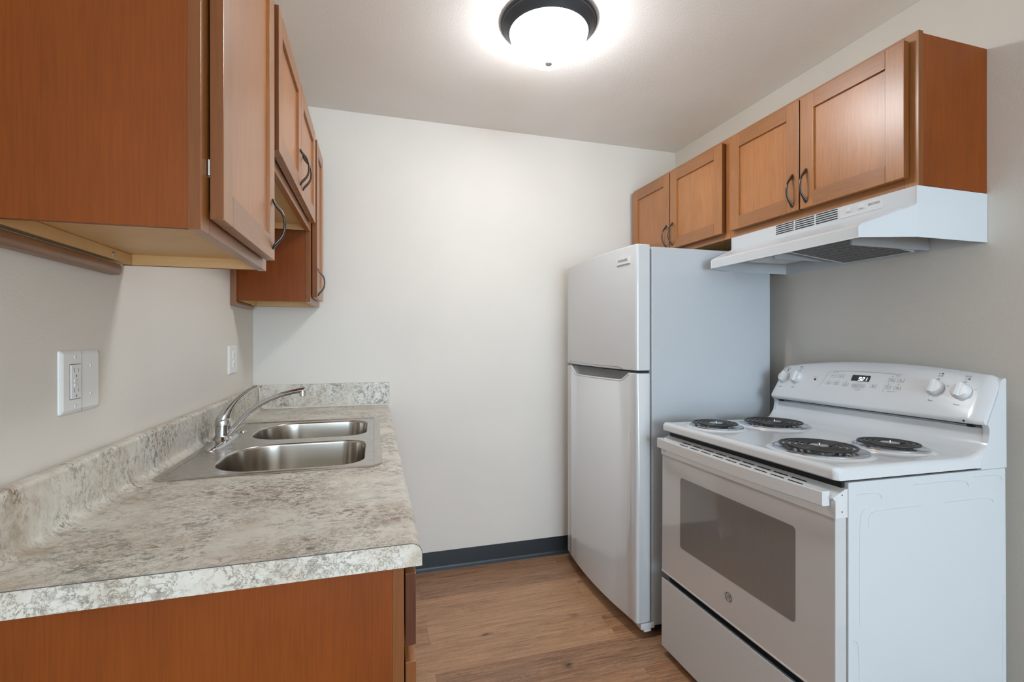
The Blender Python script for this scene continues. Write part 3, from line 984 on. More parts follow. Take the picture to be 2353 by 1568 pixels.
# ------------------------------------------------------------------ refrigerator
FY0, FY1 = -0.8400, -0.1000
fr = thing('refrigerator', 'white top-freezer refrigerator with curved doors standing in the far right corner', 'refrigerator', (1.97, -0.47, 0.0))
bb = B(); bb.box(1.6935, 2.3126, FY0, FY1, 0.045, 1.6475, 0.004)
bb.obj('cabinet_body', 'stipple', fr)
bb = B(); bb.box(1.712, 2.30, FY0 + 0.02, FY1 - 0.02, 0.012, 0.0448)
bb.obj('toe_grille', 'black', fr)
bb = B(); bb.box(1.6842, 1.6938, FY0 + 0.006, FY1 - 0.006, 0.072, 1.640)
bb.obj('gasket', 'gasket', fr)
def door_outline(xb):
    pts = [(xb, FY0)]
    xe, sag = 1.6225, 0.0285
    ym, hw = (FY0 + FY1) / 2, (FY1 - FY0) / 2
    fx = lambda y: xe - sag * (1 - ((y - ym) / hw) ** 2)
    pts += [(xe + 0.012, FY0), (xe + 0.0045, FY0 + 0.0012), (xe + 0.0005, FY0 + 0.005)]
    pts += [(fx(y), y) for y in [FY0 + 0.012 + (2 * hw - 0.024) * k / 24 for k in range(25)]]
    pts += [(xe + 0.0005, FY1 - 0.005), (xe + 0.0045, FY1 - 0.0012), (xe + 0.012, FY1), (xb, FY1)]
    return pts, fx
out, fxd = door_outline(1.6840)
bb = B(); bb.prism(out, 'z', 1.1235, 1.6560, 0.005)
fdoor = bb.obj('freezer_door', 'fridge_door', fr, 40)
bb = B(); bb.prism(out, 'z', 0.0640, 1.1130, 0.005)
ldoor = bb.obj('refrigerator_door', 'fridge_door', fr, 40)
# scooped grip along the top edge of the lower door
scoop = [(-0.1640, 1.120), (-0.1740, 1.110), (-0.2450, 1.0730), (-0.2700, 1.0680), (-0.7250, 1.0740), (-0.7400, 1.0790), (-0.7900, 1.1080), (-0.8000, 1.120)]
cut = B().prism(scoop, 'x', 1.50, 1.6500).obj('cutter', 'fridge_door')
subtract(ldoor, cut)
bb = B()
gp = [(y, z) for y, z in scoop[1:-1]]
pts = []
for (ya, za), (yb, zb2) in zip(gp, gp[1:]):
    for k in range(6):
        y = ya + (yb - ya) * k / 6
        pts.append((fxd(y) + 0.004, y, za + (zb2 - za) * k / 6 + 0.001))
pts.append((fxd(gp[-1][0]) + 0.004, gp[-1][0], gp[-1][1]))
bb.sweep(pts, (0.0052, 0.0050), ref=Vector((1, 0, 0)), seg=10, power=2.6)
bb.obj('grip_lip', 'white', ldoor, 60)
# matching shallow relief under the freezer door
bb = B()
pts = [(fxd(y) - 0.0003, y, z) for y, z in ((-0.150, 1.1265), (-0.166, 1.1385), (-0.25, 1.1370), (-0.40, 1.1350), (-0.55, 1.1345), (-0.68, 1.1350), (-0.722, 1.1345), (-0.745, 1.1265))]
bb.sweep(pts, (0.0011, 0.0011), ref=Vector((1, 0, 0)), seg=6)
bb.obj('relief_line', 'gasket', fdoor)
# badge
by0, by1, bz0, bz1 = -0.798, -0.706, 1.5800, 1.6110
bb = B()
rows = []
for y in [by0 + (by1 - by0) * k / 8 for k in range(9)]:
    rows.append([(fxd(y) + 0.001, y, bz0), (fxd(y) - 0.0045, y, bz0 + 0.001), (fxd(y) - 0.0045, y, bz1 - 0.001), (fxd(y) + 0.001, y, bz1)])
R = bb.grid(rows)
bb.bm.faces.new(R[0]); bb.bm.faces.new(R[-1][::-1])
bmesh.ops.recalc_face_normals(bb.bm, faces=bb.bm.faces[:])
bdg = bb.obj('badge', 'badge', fdoor, 30)
ym = (by0 + by1) / 2
sl = (fxd(by1) - fxd(by0)) / (by1 - by0)
bb = B(); bb.text('FRIGIDAIRE', 0.0155, (fxd(ym) - 0.0052, ym, 1.5965), (-sl, -1, 0), (0, 0, 1), 0.0, squeeze=0.86)
for v in bb.bm.verts:
    v.co.x = fxd(v.co.y) - 0.0050
bb.obj('lettering', 'dark_ink', bdg)
bb = B()
bb.prism([(1.6400, FY0 - 0.004)] + [(1.6520 - 0.018 * math.cos(math.radians(a)) + 0.006, FY0 + 0.062 + 0.020 * math.sin(math.radians(a))) for a in (0, 30, 60, 90)] + [(1.704, FY0 + 0.082), (1.704, FY0 - 0.004)], 'z', 0.0385, 0.0620, 0.004)
bb.box(1.655, 1.690, FY0 - 0.003, FY0 + 0.050, 0.026, 0.0395, 0.004)
bb.obj('hinge_foot', 'white_plastic', fr)
for xa, ya in ((2.25, FY0 + 0.03), (2.25, FY1 - 0.07), (1.72, FY1 - 0.07)):
    bb = B(); bb.box(xa, xa + 0.04, ya, ya + 0.04, 0.0, 0.013)
    bb.obj('roller', 'black', fr)

# ------------------------------------------------------------------ range hood
hd = thing('range_hood', 'white under-cabinet range hood between the wall cabinet and the stove', 'range hood', (2.2, -1.21, 1.5547))
HY0, HY1 = -1.5910, -0.8415
hz0, hz1, hzm = 1.5550, 1.7065, 1.6550
hx, hl = 2.1000, 1.9390
LY0, LY1 = -1.5390, -0.9050
bb = B()
def sheet(*q):
    bb.quad(list(q))
yr = [HY0, HY1]
# upright front
sheet((hx, HY0, hzm), (hx, HY1, hzm), (hx, HY1, hz1), (hx, HY0, hz1))
# rounded fold and slope down to the lip
fold = [(hx, hzm), (hx - 0.006, hzm - 0.004)]
sheet((hx, HY0, hzm), (hx, HY1, hzm), (hx - 0.008, HY1 - 0.001, hzm - 0.0065), (hx - 0.008, HY0 + 0.001, hzm - 0.0065))
sheet((hx - 0.008, HY0 + 0.001, hzm - 0.0065), (hx - 0.008, HY1 - 0.001, hzm - 0.0065), (hl + 0.008, LY1, 1.5935), (hl + 0.008, LY0, 1.5935))
sheet((hl + 0.008, LY0, 1.5935), (hl + 0.008, LY1, 1.5935), (hl, LY1, 1.5865), (hl, LY0, 1.5865))
sheet((hl, LY0, 1.5865), (hl, LY1, 1.5865), (hl, LY1, hz0), (hl, LY0, hz0))
for ya, yl, sgn in ((HY0, LY0, 1), (HY1, LY1, -1)):
    sheet((hx, ya, hz0), (RW - 0.001, ya, hz0), (RW - 0.001, ya, hz1), (hx, ya, hz1))
    bb.bm.faces.new([bb.bm.verts.new(p) for p in ((hx, ya, hz0), (hx, ya, hzm), (hx - 0.008, ya + sgn * 0.001, hzm - 0.0065), (hl + 0.008, yl, 1.5935), (hl, yl, 1.5865), (hl, yl, hz0))])
sheet((hx, HY0, hz1), (hx, HY1, hz1), (RW - 0.001, HY1, hz1), (RW - 0.001, HY0, hz1))
sheet((RW - 0.0015, HY0, hz0), (RW - 0.0015, HY1, hz0), (RW - 0.0015, HY1, hz1), (RW - 0.0015, HY0, hz1))
bmesh.ops.remove_doubles(bb.bm, verts=bb.bm.verts[:], dist=1e-5)
bmesh.ops.recalc_face_normals(bb.bm, faces=bb.bm.faces[:])
ho = bb.obj('hood_shell', 'white_side', hd, 20)
bb = B()   # raised rim of the front sheet over the side sheets
for ya, yl, sgn in ((HY0, LY0, 1), (HY1, LY1, -1)):
    bb.sweep([(hx - 0.001, ya, hz1), (hx - 0.001, ya, hzm), (hx - 0.008, ya + sgn * 0.001, hzm - 0.0065), (hl + 0.010, yl, 1.5945), (hl, yl, 1.5865), (hl, yl, hz0)], (0.0016, 0.0016), ref=Vector((0.3, 1, 0.2)), seg=8)
bb.sweep([(hl, LY0, hz0), (hl, LY1, hz0)], (0.0016, 0.0016), ref=Vector((1, 0, 0)), seg=8)
bb.obj('rim', 'white_side', hd, 60)
bb = B()   # pan under the hood
pz = 1.5990
bb.bm.faces.new([bb.bm.verts.new(p) for p in ((hl + 0.012, LY0 + 0.004, pz - 0.008), (hl + 0.012, LY1 - 0.004, pz - 0.008), (hx, HY1 - 0.004, pz), (RW - 0.004, HY1 - 0.004, pz), (RW - 0.004, HY0 + 0.004, pz), (hx, HY0 + 0.004, pz))])
bb.box(2.05, RW - 0.003, -1.432, -1.426, hz0 + 0.004, pz)
bb.box(2.05, RW - 0.003, -1.124, -1.118, hz0 + 0.010, pz)
bb.obj('hood_pan', 'hood_in', hd)
bb = B()
bb.prism([(2.055, 1.5960), (2.055, 1.5890), (2.350, 1.5560), (2.350, 1.5630)], 'y', -1.4120, -1.1650)
bb.obj('grease_filter', 'filter', hd)
bb = B()
for ya, yb in ((-1.4185, -1.4115), (-1.1655, -1.1585)):
    bb.prism([(2.050, 1.5975), (2.050, 1.5880), (2.353, 1.5545), (2.353, 1.5640)], 'y', ya, yb)
bb.box(2.349, 2.356, -1.4185, -1.1585, 1.5545, 1.5640)
bb.obj('filter_frame', 'white_side', hd)
bb = B()
bb.box(2.11, 2.30, -1.052, -0.93, 1.585, pz - 0.0005, 0.006)
bb.obj('lamp_lens', 'white_plastic', hd)
bnk = [(-1.0830, -1.1640), (-1.1720, -1.2515), (-1.2595, -1.3420)]   # three banks of five louvre slots
for (ya, yb) in bnk:
    bb = B()
    for k in range(5):
        z = 1.6690 + k * 0.0078
        bb.box(hx - 0.0012, hx + 0.001, yb, ya, z, z + 0.0035)
    bb.obj('vent_grille', 'black', hd)
bb = B()
bb.box(hx - 0.0014, hx + 0.001, -1.4930, -1.3520, 1.6660, 1.7000, 0.0006)
pn = bb.obj('switch_panel', 'white_plastic', hd)
for yy in (-1.3830, -1.4265):
    bb = B(); bb.box(hx - 0.0030, hx, yy - 0.0135, yy + 0.0135, 1.6785, 1.6965, 0.0012)
    bb.box(hx - 0.0065, hx - 0.001, yy - 0.0085, yy + 0.0085, 1.6815, 1.6935, 0.0022)
    bb.obj('rocker_switch', 'white_plastic', pn)
bb = B()
bb.text('BROAN', 0.0112, (hx - 0.0018, -1.4660, 1.6875), (0, -1, 0), (0, 0, 1), 0.0, squeeze=0.95)
bb.obj('lettering', 'ink', pn)

# ------------------------------------------------------------------ range
# built about its own front bottom centre, then set down with the slight lean it has in the photograph
rg = thing('electric_range', 'white freestanding electric coil stove with a clock on its back panel', 'stove', (0, 0, 0))
HW = 0.3765
def part(bb, name, mats, parent=None, smooth=35, label=None):
    return bb.obj(name, mats, parent or rg, smooth, local=True, label=label)

bb = B()
bb.box(0.0400, 0.6360, -HW + 0.001, HW - 0.001, 0.050, 0.8830, 0.004)
# pressed lines in the side sheets
for s in (-1, 1):
    y = s * (HW - 0.0012)
    for pth in ([(0.075, 0.52), (0.075, 0.79), (0.080, 0.805), (0.095, 0.812)], [(0.065, 0.85), (0.135, 0.852), (0.150, 0.845), (0.152, 0.832)], [(0.105, 0.765), (0.107, 0.792), (0.115, 0.802), (0.135, 0.804), (0.30, 0.804)],
                [(0.27, 0.861), (0.455, 0.862), (0.475, 0.855), (0.478, 0.84)], [(0.50, 0.866), (0.60, 0.866), (0.615, 0.860), (0.618, 0.845)], [(0.075, 0.08), (0.075, 0.46), (0.070, 0.478), (0.055, 0.483)],
                [(0.38, 0.804), (0.55, 0.804), (0.572, 0.802), (0.580, 0.79)], [(0.615, 0.08), (0.615, 0.50), (0.62, 0.52)]):
        q = [pth[0]]
        for (ax, az), (bx_, bz_) in zip(pth, pth[1:]):
            q += [(ax * 0.75 + bx_ * 0.25, az * 0.75 + bz_ * 0.25), (ax * 0.25 + bx_ * 0.75, az * 0.25 + bz_ * 0.75)]
        q.append(pth[-1])
        for _ in range(2):
            q = [q[0]] + [((a_[0] + 2 * b_[0] + c_[0]) / 4, (a_[1] + 2 * b_[1] + c_[1]) / 4) for a_, b_, c_ in zip(q, q[1:], q[2:])] + [q[-1]]
        bb.sweep([(px, y, pz_) for px, pz_ in q], (0.0016, 0.0008), ref=Vector((0, 1, 0)), seg=6)
part(bb, 'oven_body', 'white_side', smooth=40)
bb = B()
bb.box(0.0300, 0.0420, -HW + 0.012, HW - 0.012, 0.060, 0.8860).box(0.030, 0.53, -HW + 0.010, HW - 0.010, 0.8825, 0.8900)
part(bb, 'dark_gap', 'black')
for lx in (0.10, 0.58):
    for s_ in (-1, 1):
        bb = B()
        bb.lathe([(0.016, 0.0), (0.016, 0.012), (0.008, 0.014), (0.008, 0.056), (0, 0.056)], (lx, s_ * 0.31, 0.0), seg=16)
        part(bb, 'leveling_foot', 'black')
bb = B()
bb.box(0.10, 0.13, -0.35, 0.35, 0.03, 0.0505)
part(bb, 'kick_rail', 'black')

# cooktop: rounded lip, flat top, coved rise at the back
ck = [(0.0030, 0.8890), (-0.0010, 0.8930), (-0.0010, 0.9090), (0.0010, 0.9160), (0.0060, 0.9205), (0.0140, 0.9222), (0.0300, 0.9212), (0.0400, 0.9205), (0.4700, 0.9205), (0.5000, 0.9225), (0.5280, 0.9300), (0.5480, 0.9430), (0.5600, 0.9600), (0.5655, 0.9780), (0.5680, 0.9960), (0.5760, 0.9960), (0.5760, 0.8890)]
bb = B()
n_y = 40
def cook_row(y):
    e = max(0.0, (abs(y) - (HW - 0.014)) / 0.014)
    dz = -0.010 * e ** 2.2
    return [(x + (0.010 * e * e if x < 0.02 else 0), y, z + (dz if 0.90 < z and 0 <= x < 0.53 else 0)) for x, z in ck]
ys = [-HW, -HW + 0.001, -HW + 0.003, -HW + 0.006, -HW + 0.010, -HW + 0.014] + [-HW + 0.014 + (2 * HW - 0.028) * k / n_y for k in range(1, n_y)] + [HW - 0.014, HW - 0.010, HW - 0.006, HW - 0.003, HW - 0.001, HW]
R = bb.grid([cook_row(y) for y in ys], close_rows=True)
bb.bm.faces.new(R[0]); bb.bm.faces.new(R[-1][::-1])
bmesh.ops.recalc_face_normals(bb.bm, faces=bb.bm.faces[:])
BURN = [(0.137, 0.227, 0.0955, 'small'), (0.392, 0.206, 0.1225, 'large'), (0.151, -0.197, 0.1215, 'large'), (0.402, -0.220, 0.0945, 'small')]
for lx, ly, r, _k in BURN:
    bb.lathe([(r - 0.012, 0.9200), (r + 0.001, 0.9245), (r + 0.006, 0.9240), (r + 0.012, 0.9222), (r + 0.018, 0.9203)], (lx, ly, 0.0), seg=64)
part(bb, 'cooktop', 'white', smooth=45)

for lx, ly, r, kind in BURN:
    turns = 3.6 if kind == 'small' else 4.6
    r1, r0 = r * 0.845, 0.0285
    bb = B()
    pts = []
    n = int(turns * 40)
    for k in range(n + 1):
        a = -0.9 + 2 * PI * turns * k / n
        rr_ = r0 + (r1 - r0) * k / n
        pts.append((lx + rr_ * math.cos(a), ly + rr_ * math.sin(a), 0.9360))
    bb.sweep(pts, (0.0030, 0.0047), ref=Vector((0, 0, 1)), seg=8, power=2.8)
    a = -0.9 + 2 * PI * turns
    ex, ey = math.cos(a), math.sin(a)
    # the two ends dive to the socket at the rim
    bb.sweep([(lx + r1 * ex, ly + r1 * ey, 0.936), (lx + (r1 + 0.004) * math.cos(a + 0.18), ly + (r1 + 0.004) * math.sin(a + 0.18), 0.934), (lx + r * 0.94 * math.cos(a + 0.3), ly + r * 0.94 * math.sin(a + 0.3), 0.929)], (0.0035, 0.0042), ref=Vector((0, 0, 1)), seg=8)
    cb = part(bb, 'coil_burner', 'coil', smooth=60)
    bb = B()
    bb.lathe([(0.010, 0.9250), (r - 0.024, 0.9252), (r - 0.013, 0.9262), (r - 0.009, 0.9285), (r - 0.005, 0.9292), (r, 0.9275), (r + 0.0012, 0.9245), (r - 0.006, 0.9235)], (lx, ly, 0.0), seg=64)
    bb.obj('drip_pan', 'drip', cb, 40, local=True)
    bb = B()
    bb.lathe([(0, 0.9372), (0.022, 0.9378), (0.0245, 0.9368), (0.0245, 0.9340), (0, 0.9340)], (lx, ly, 0.0), seg=32)
    bb.lathe([(0, 0.9435), (0.0022, 0.943), (0.003, 0.9375)], (lx, ly, 0.0), seg=12)
    bb.obj('medallion', 'drip', cb, local=True)
    for q in range(3):
        bb = B()
        a2 = 0.35 + q * 2 * PI / 3
        bb.sweep([(lx + 0.022 * math.cos(a2), ly + 0.022 * math.sin(a2), 0.9312), (lx + (r - 0.006) * math.cos(a2), ly + (r - 0.006) * math.sin(a2), 0.9312)], (0.0022, 0.0010), ref=Vector((0, 0, 1)), seg=6)
        bb.sweep([(lx + (r1 + 0.006) * math.cos(a2), ly + (r1 + 0.006) * math.sin(a2), 0.9305), (lx + (r1 + 0.006) * math.cos(a2), ly + (r1 + 0.006) * math.sin(a2), 0.9350)], (0.0012, 0.0012), ref=Vector((1, 0, 0)), seg=6)
        bb.obj('coil_support', 'drip', cb, local=True)

# oven door
bb = B()
bb.prism([(-0.0000, 0.3330), (0.0370, 0.3330), (0.0370, 0.8000), (0.0, 0.8000)], 'y', -HW + 0.004, HW - 0.004, 0.003)
od = part(bb, 'oven_door', 'oven_glass')
bb = B()
bb.box(-0.0012, 0.0010, -0.2550, 0.2540, 0.4680, 0.7310)
wcut = [(y, z) for y, z in rrect(-0.2550, 0.2540, 0.4680, 0.7310, 0.012, 5)]
bb.bm.clear()
bb.prism(wcut, 'x', -0.0008, 0.0012)
bb.obj('oven_window', 'window', od, local=True, label='grey dot-screened oven window')
bb = B()   # trim cap over the door top
cap = [(-0.0030, 0.7950), (-0.0032, 0.8380), (-0.0100, 0.8440), (-0.0105, 0.8480), (0.0290, 0.8670), (0.0375, 0.8680), (0.0375, 0.7950)]
bb.prism(cap, 'y', -HW + 0.001, HW - 0.001, 0.0015)
tc_ = bb.obj('door_trim', 'white_plastic', od, local=True)
bb = B()
sdx, sdz = 0.0395 / 0.04383, 0.0190 / 0.04383        # down-slope direction of the cap
for lx in (0.0150, 0.0020):
    lz = 0.8480 + (lx + 0.0105) * 0.0190 / 0.0395
    for k in range(9):
        ya = 0.262 - k * 0.0613
        a_, b_ = 0.0021, 0.0003
        bb.prism([(lx - a_ * sdx - b_ * sdz, lz - a_ * sdz + b_ * sdx), (lx + a_ * sdx - b_ * sdz, lz + a_ * sdz + b_ * sdx), (lx + a_ * sdx + b_ * sdz, lz + a_ * sdz - b_ * sdx), (lx - a_ * sdx + b_ * sdz, lz - a_ * sdz - b_ * sdx)], 'y', ya - 0.048, ya)
bb.obj('vent_slots', 'black', od, local=True)
for s_ in (-1,):
    for zz in (0.8530, 0.8110):
        bb = B()
        bb.lathe([(0.0, 0.0005), (0.0016, 0.0004), (0.0018, 0)], (0.018, -HW + 0.0005, zz), Vector((0, -1, 0)), 12)
        bb.obj('trim_screw', 'black', od, local=True)
bb = B()   # bowed bar handle
rows = []
HL = 0.362
for y in [-HL, -HL + 0.0119, -HL + 0.0121] + [-HL + 0.02 + (2 * HL - 0.04) * k / 30 for k in range(31)] + [HL - 0.0121, HL - 0.0119, HL]:
    bow = 0.014 * (1 - (y / HL) ** 2)
    xf = -0.0310 - bow
    xb_ = -0.0070 if abs(y) > HL - 0.012 else xf + 0.0045
    rows.append([(xf, y, 0.8270), (xf, y, 0.8600), (xf + 0.0015, y, 0.8620), (xb_, y, 0.8620), (xb_, y, 0.8250), (xf + 0.003, y, 0.8250)])
R = bb.grid(rows, close_rows=True)
bb.bm.faces.new(R[0]); bb.bm.faces.new(R[-1][::-1])
bmesh.ops.recalc_face_normals(bb.bm, faces=bb.bm.faces[:])
bb.obj('handle', 'white_plastic', od, 30, local=True)
bb = B()   # round monogram mark on the glass
ey, ez, er = 0.0, 0.4110, 0.0145
ring = [(-0.0006, ey + er * math.cos(2 * PI * k / 40), ez + er * math.sin(2 * PI * k / 40)) for k in range(40)]
bb.sweep(ring, (0.0011, 0.0005), ref=Vector((1, 0, 0)), seg=6, closed=True)
for q in range(4):
    a = PI / 4 + q * PI / 2
    bb.sweep([(-0.0006, ey + (er - 0.002) * math.cos(a + d), ez + (er - 0.0035 + 0.002 * abs(d)) * math.sin(a + d)) for d in (-0.35, -0.15, 0.15, 0.35)], (0.0008, 0.0005), ref=Vector((1, 0, 0)), seg=6)
bb.text('GE', 0.0155, (-0.0008, ey, ez), (0, -1, 0), (0, 0, 1), 0.0, squeeze=0.85, shear=0.3)
bb.obj('emblem', 'ink', od, local=True)
bb = B()   # bright edge along the foot of the door
bb.box(-0.0016, 0.003, -HW + 0.004, HW - 0.004, 0.3285, 0.3345, 0.001)
bb.obj('lower_trim', 'white_plastic', od, local=True)

# storage drawer with a scooped pull along its top edge
bb = B()
bb.prism([(0.0, 0.034), (0.036, 0.034), (0.036, 0.286), (0.012, 0.286), (0.003, 0.3020), (-0.0010, 0.3020)], 'y', -HW + 0.004, HW - 0.004, 0.002)
part(bb, 'storage_drawer', 'white_side')

# back panel: end brackets and the curved control panel
bb = B()
for ya, yb in ((-HW - 0.0012, -HW + 0.016), (HW - 0.016, HW + 0.0012)):
    side = [(0.5290, 0.8835), (0.5290, 0.9060), (0.5390, 0.9230), (0.5500, 0.9400), (0.5580, 0.9580), (0.5625, 0.9770), (0.5640, 0.9960), (0.5560, 1.0100), (0.5980, 1.0900), (0.6160, 1.1360), (0.6300, 1.1420), (0.6360, 1.1380), (0.6360, 0.8835)]
    bb.prism(side, 'y', ya, yb, 0.002)
bb.box(0.578, 0.6355, -HW + 0.015, HW - 0.015, 0.8835, 1.0000).box(0.618, 0.6355, -HW + 0.015, HW - 0.015, 1.0, 1.1200)
part(bb, 'back_guard', 'white_side')
def ztop(y):
    return 1.1745 - 0.0300 * (y / HW) ** 2
def face_pt(y, t):
    """point on the sloping face, t from the bottom edge (0) to the top edge (1)"""
    zt = ztop(y) - 0.012
    return Vector((0.5360 + 0.0700 * t, y, 1.0240 + (zt - 1.0240) * t))
def face_at(y, z):
    zt = ztop(y) - 0.012
    return face_pt(y, (z - 1.0240) / (zt - 1.0240))
rows = []
for k in range(41):
    y = -HW + 0.002 + (2 * HW - 0.004) * k / 40
    zt = ztop(y)
    e = max(0.0, (abs(y) - (HW - 0.016)) / 0.014)
    sh = 0.010 * e * e
    p0, p1 = face_pt(y, 0), face_pt(y, 1)
    rows.append([(0.600, y, 1.006), (0.5480 + sh, y, 1.0065), (0.5400 + sh, y, 1.0095), (0.5355 + sh, y, 1.0165), (p0.x + sh, y, p0.z)]
                + [tuple(face_pt(y, t_) + Vector((sh, 0, 0))) for t_ in (0.25, 0.5, 0.75)]
                + [(p1.x + sh, y, p1.z - sh * 0.5), (p1.x + 0.0045 + sh, y, zt - 0.004 - sh), (p1.x + 0.011 + sh * 0.5, y, zt - 0.0005 - sh), (0.6260, y, zt - sh), (0.6320, y, zt - 0.002 - sh), (0.6340, y, zt - 0.008 - sh), (0.6340, y, 1.02)])
bb = B()
R = bb.grid(rows, close_rows=True)
bb.bm.faces.new(R[0]); bb.bm.faces.new(R[-1][::-1])
bmesh.ops.recalc_face_normals(bb.bm, faces=bb.bm.faces[:])
cp = part(bb, 'control_panel', 'white', smooth=40)
ND = Vector((-1, 0, 0.53)).normalized()       # out of the face
UD = Vector((0.53, 0, 1)).normalized()        # up the face
RD = Vector((0, -1, 0))                        # to the reader's right
def on(y, z, d=0.0006):
    return face_at(y, z) + ND * d

for kn_y, kn_z in ((0.338, 1.098), (0.276, 1.101), (-0.232, 1.101), (-0.302, 1.096)):
    c0 = on(kn_y, kn_z, 0.0)
    bb = B()
    bb.lathe([(0.0250, 0.0), (0.0250, 0.004), (0.0245, 0.008), (0.0225, 0.014), (0.0205, 0.0165), (0, 0.0175)], tuple(c0), ND, 40)
    # raised grip bar across the knob
    gr = []
    for s_, hw, hh in ((-0.0225, 0.0050, 0.010), (-0.021, 0.0068, 0.024), (0.021, 0.0068, 0.024), (0.0225, 0.0050, 0.010)):
        gr.append([tuple(c0 + UD * s_ + RD * (-hw - 0.002) + ND * 0.008), tuple(c0 + UD * s_ + RD * (-hw * 0.55) + ND * hh), tuple(c0 + UD * s_ + RD * (hw * 0.55) + ND * hh), tuple(c0 + UD * s_ + RD * (hw + 0.002) + ND * 0.008)])
    R = bb.grid(gr, close_rows=True)
    bb.bm.faces.new(R[0]); bb.bm.faces.new(R[-1][::-1])
    bmesh.ops.recalc_face_normals(bb.bm, faces=bb.bm.faces[:])
    bb.obj('knob', 'white_plastic', cp, 40, local=True)

def flat_loop(bb, yc, zc, w, h, r, wire, mi=0):
    """thin outline of a rounded key drawn on the face"""
    pts = [on(yc, zc, 0.0004) + RD * px + UD * py for px, py in rrect(-w / 2, w / 2, -h / 2, h / 2, r, 3)]
    bb.sweep(pts, (wire, 0.0003), ref=ND.cross(UD), seg=4, closed=True, mi=mi)

def flat_pad(bb, yc, zc, w, h, r, d0=0.0002, d1=0.0007, mi=0):
    lo = [on(yc, zc, d0) + RD * px + UD * py for px, py in rrect(-w / 2, w / 2, -h / 2, h / 2, r, 3)]
    hi = [on(yc, zc, d1) + RD * px + UD * py for px, py in rrect(-w / 2, w / 2, -h / 2, h / 2, r, 3)]
    R = bb.grid([lo, hi], close_rows=True, mi=mi)
    f = bb.bm.faces.new(R[-1]); f.material_index = mi

bb = B()   # recessed key field: its edge shows as a grey step at the top and left
kp = [on(0.160, 1.068, 0.0003), on(0.147, 1.098, 0.0003), on(0.138, 1.128, 0.0003), on(0.130, 1.1355, 0.0003), on(0.06, 1.1385, 0.0003), on(0.0, 1.1395, 0.0003), on(-0.06, 1.1390, 0.0003), on(-0.125, 1.1355, 0.0003)]
bb.sweep(kp, (0.0016, 0.0010), ref=Vector((0, 0.3, 1)), seg=8)
bb.obj('key_field_edge', 'key_grey', cp, local=True)
bb = B(); flat_pad(bb, 0.0075, 1.1155, 0.066, 0.0235, 0.001, 0.0004, 0.0012)
ds = bb.obj('display', 'display', cp, 30, local=True)
bb = B()   # lit digits 9:21
SEG = {'9': 'abcdfg', '2': 'abged', '1': 'bc'}
def seg_digit(ch, cx, cz, w=0.0072, h=0.0120, th=0.0017):
    sgs = {'a': (0, h / 2, 1), 'g': (0, 0, 1), 'd': (0, -h / 2, 1), 'f': (-w / 2, h / 4, 0), 'b': (w / 2, h / 4, 0), 'e': (-w / 2, -h / 4, 0), 'c': (w / 2, -h / 4, 0)}
    for s_ in SEG[ch]:
        px, py, hor = sgs[s_]
        dx, dy = (w * 0.5, th / 2) if hor else (th / 2, h * 0.25)
        q = []
        for ax, ay in ((-dx, -dy), (dx, -dy), (dx, dy), (-dx, dy)):
            X_, Y_ = cx + px + ax, cz + py + ay
            q.append(on(0.0075, 1.1155, 0.0015) + RD * (X_ + 0.16 * Y_) + UD * Y_)
        bb.quad(q)
seg_digit('9', -0.0015, -0.0030); seg_digit('2', 0.0105, -0.0030); seg_digit('1', 0.0200, -0.0030)
for py in (-0.0085,):
    q = [on(0.0075, 1.1155, 0.0015) + RD * (0.0042 + a) + UD * (py + c_) for a, c_ in ((-0.0008, -0.0008), (0.0008, -0.0008), (0.0008, 0.0008), (-0.0008, 0.0008))]
    bb.quad(q)
bb.obj('clock_digits', 'digits', ds, local=True)
bb = B(); c0 = on(0.1880, 1.1000, 0.0)
bb.lathe([(0.0046, 0.0), (0.0046, 0.0012), (0.003, 0.0022), (0, 0.0025)], tuple(c0), ND, 20)
bb.obj('indicator_light', 'red', cp, local=True)
KEYS = [(0.1180, 1.1185, 'Bake'), (0.0850, 1.1185, 'Broil'), (0.1260, 1.0920, 'Self\nClean'), (0.0940, 1.0920, 'Cancel\nOff'), (0.0560, 1.0900, 'Set\nStart'),
        (-0.0460, 1.0920, 'Oven\nLight'), (-0.0980, 1.1170, 'Timer\nOn/Off'), (-0.1270, 1.1170, 'Set\nClock'), (-0.0930, 1.0920, 'Cook\nTime'), (-0.1250, 1.0920, 'Delay\nTime')]
for ky, kz, txt in KEYS:
    bb = B()
    flat_pad(bb, ky, kz, 0.0205, 0.0142, 0.002, 0.0001, 0.0005)
    flat_loop(bb, ky, kz, 0.0205, 0.0142, 0.002, 0.00035, 1)
    bb.text(txt, 0.0050, tuple(on(ky, kz, 0.0009)), RD, UD, 0.0, mi=1)
    bb.obj('key', ['white_plastic', 'key_grey'] if False else ['white_plastic', 'ink'], cp, 30, local=True)
for ky, sgn_ in ((0.0190, '+'), (-0.0060, '-')):
    bb = B(); flat_pad(bb, ky, 1.0890, 0.0235, 0.0155, 0.003, 0.0002, 0.0009)
    bb.text(sgn_, 0.0085, tuple(on(ky, 1.0890, 0.0013)), RD, UD, 0.0, mi=1)
    bb.obj('key', ['key_grey', 'ink'], cp, 30, local=True, label='grey plus key' if sgn_ == '+' else 'grey minus key')
bb = B()
for y, z, s_, sz in ((0.1080, 1.1330, 'Cooking', 0.0042), (-0.1130, 1.1315, 'Settings', 0.0042), (0.0065, 1.1000, 'Oven Temp', 0.0040), (0.0065, 1.0770, 'Lock Controls', 0.0044), (0.0065, 1.0725, 'Hold 3 Sec', 0.0034), (-0.1090, 1.0785, 'Automatic Oven', 0.0042), (0.1880, 1.1085, 'Surface On', 0.0046)):
    bb.text(s_, sz, tuple(on(y, z, 0.0006)), RD, UD, 0.0)
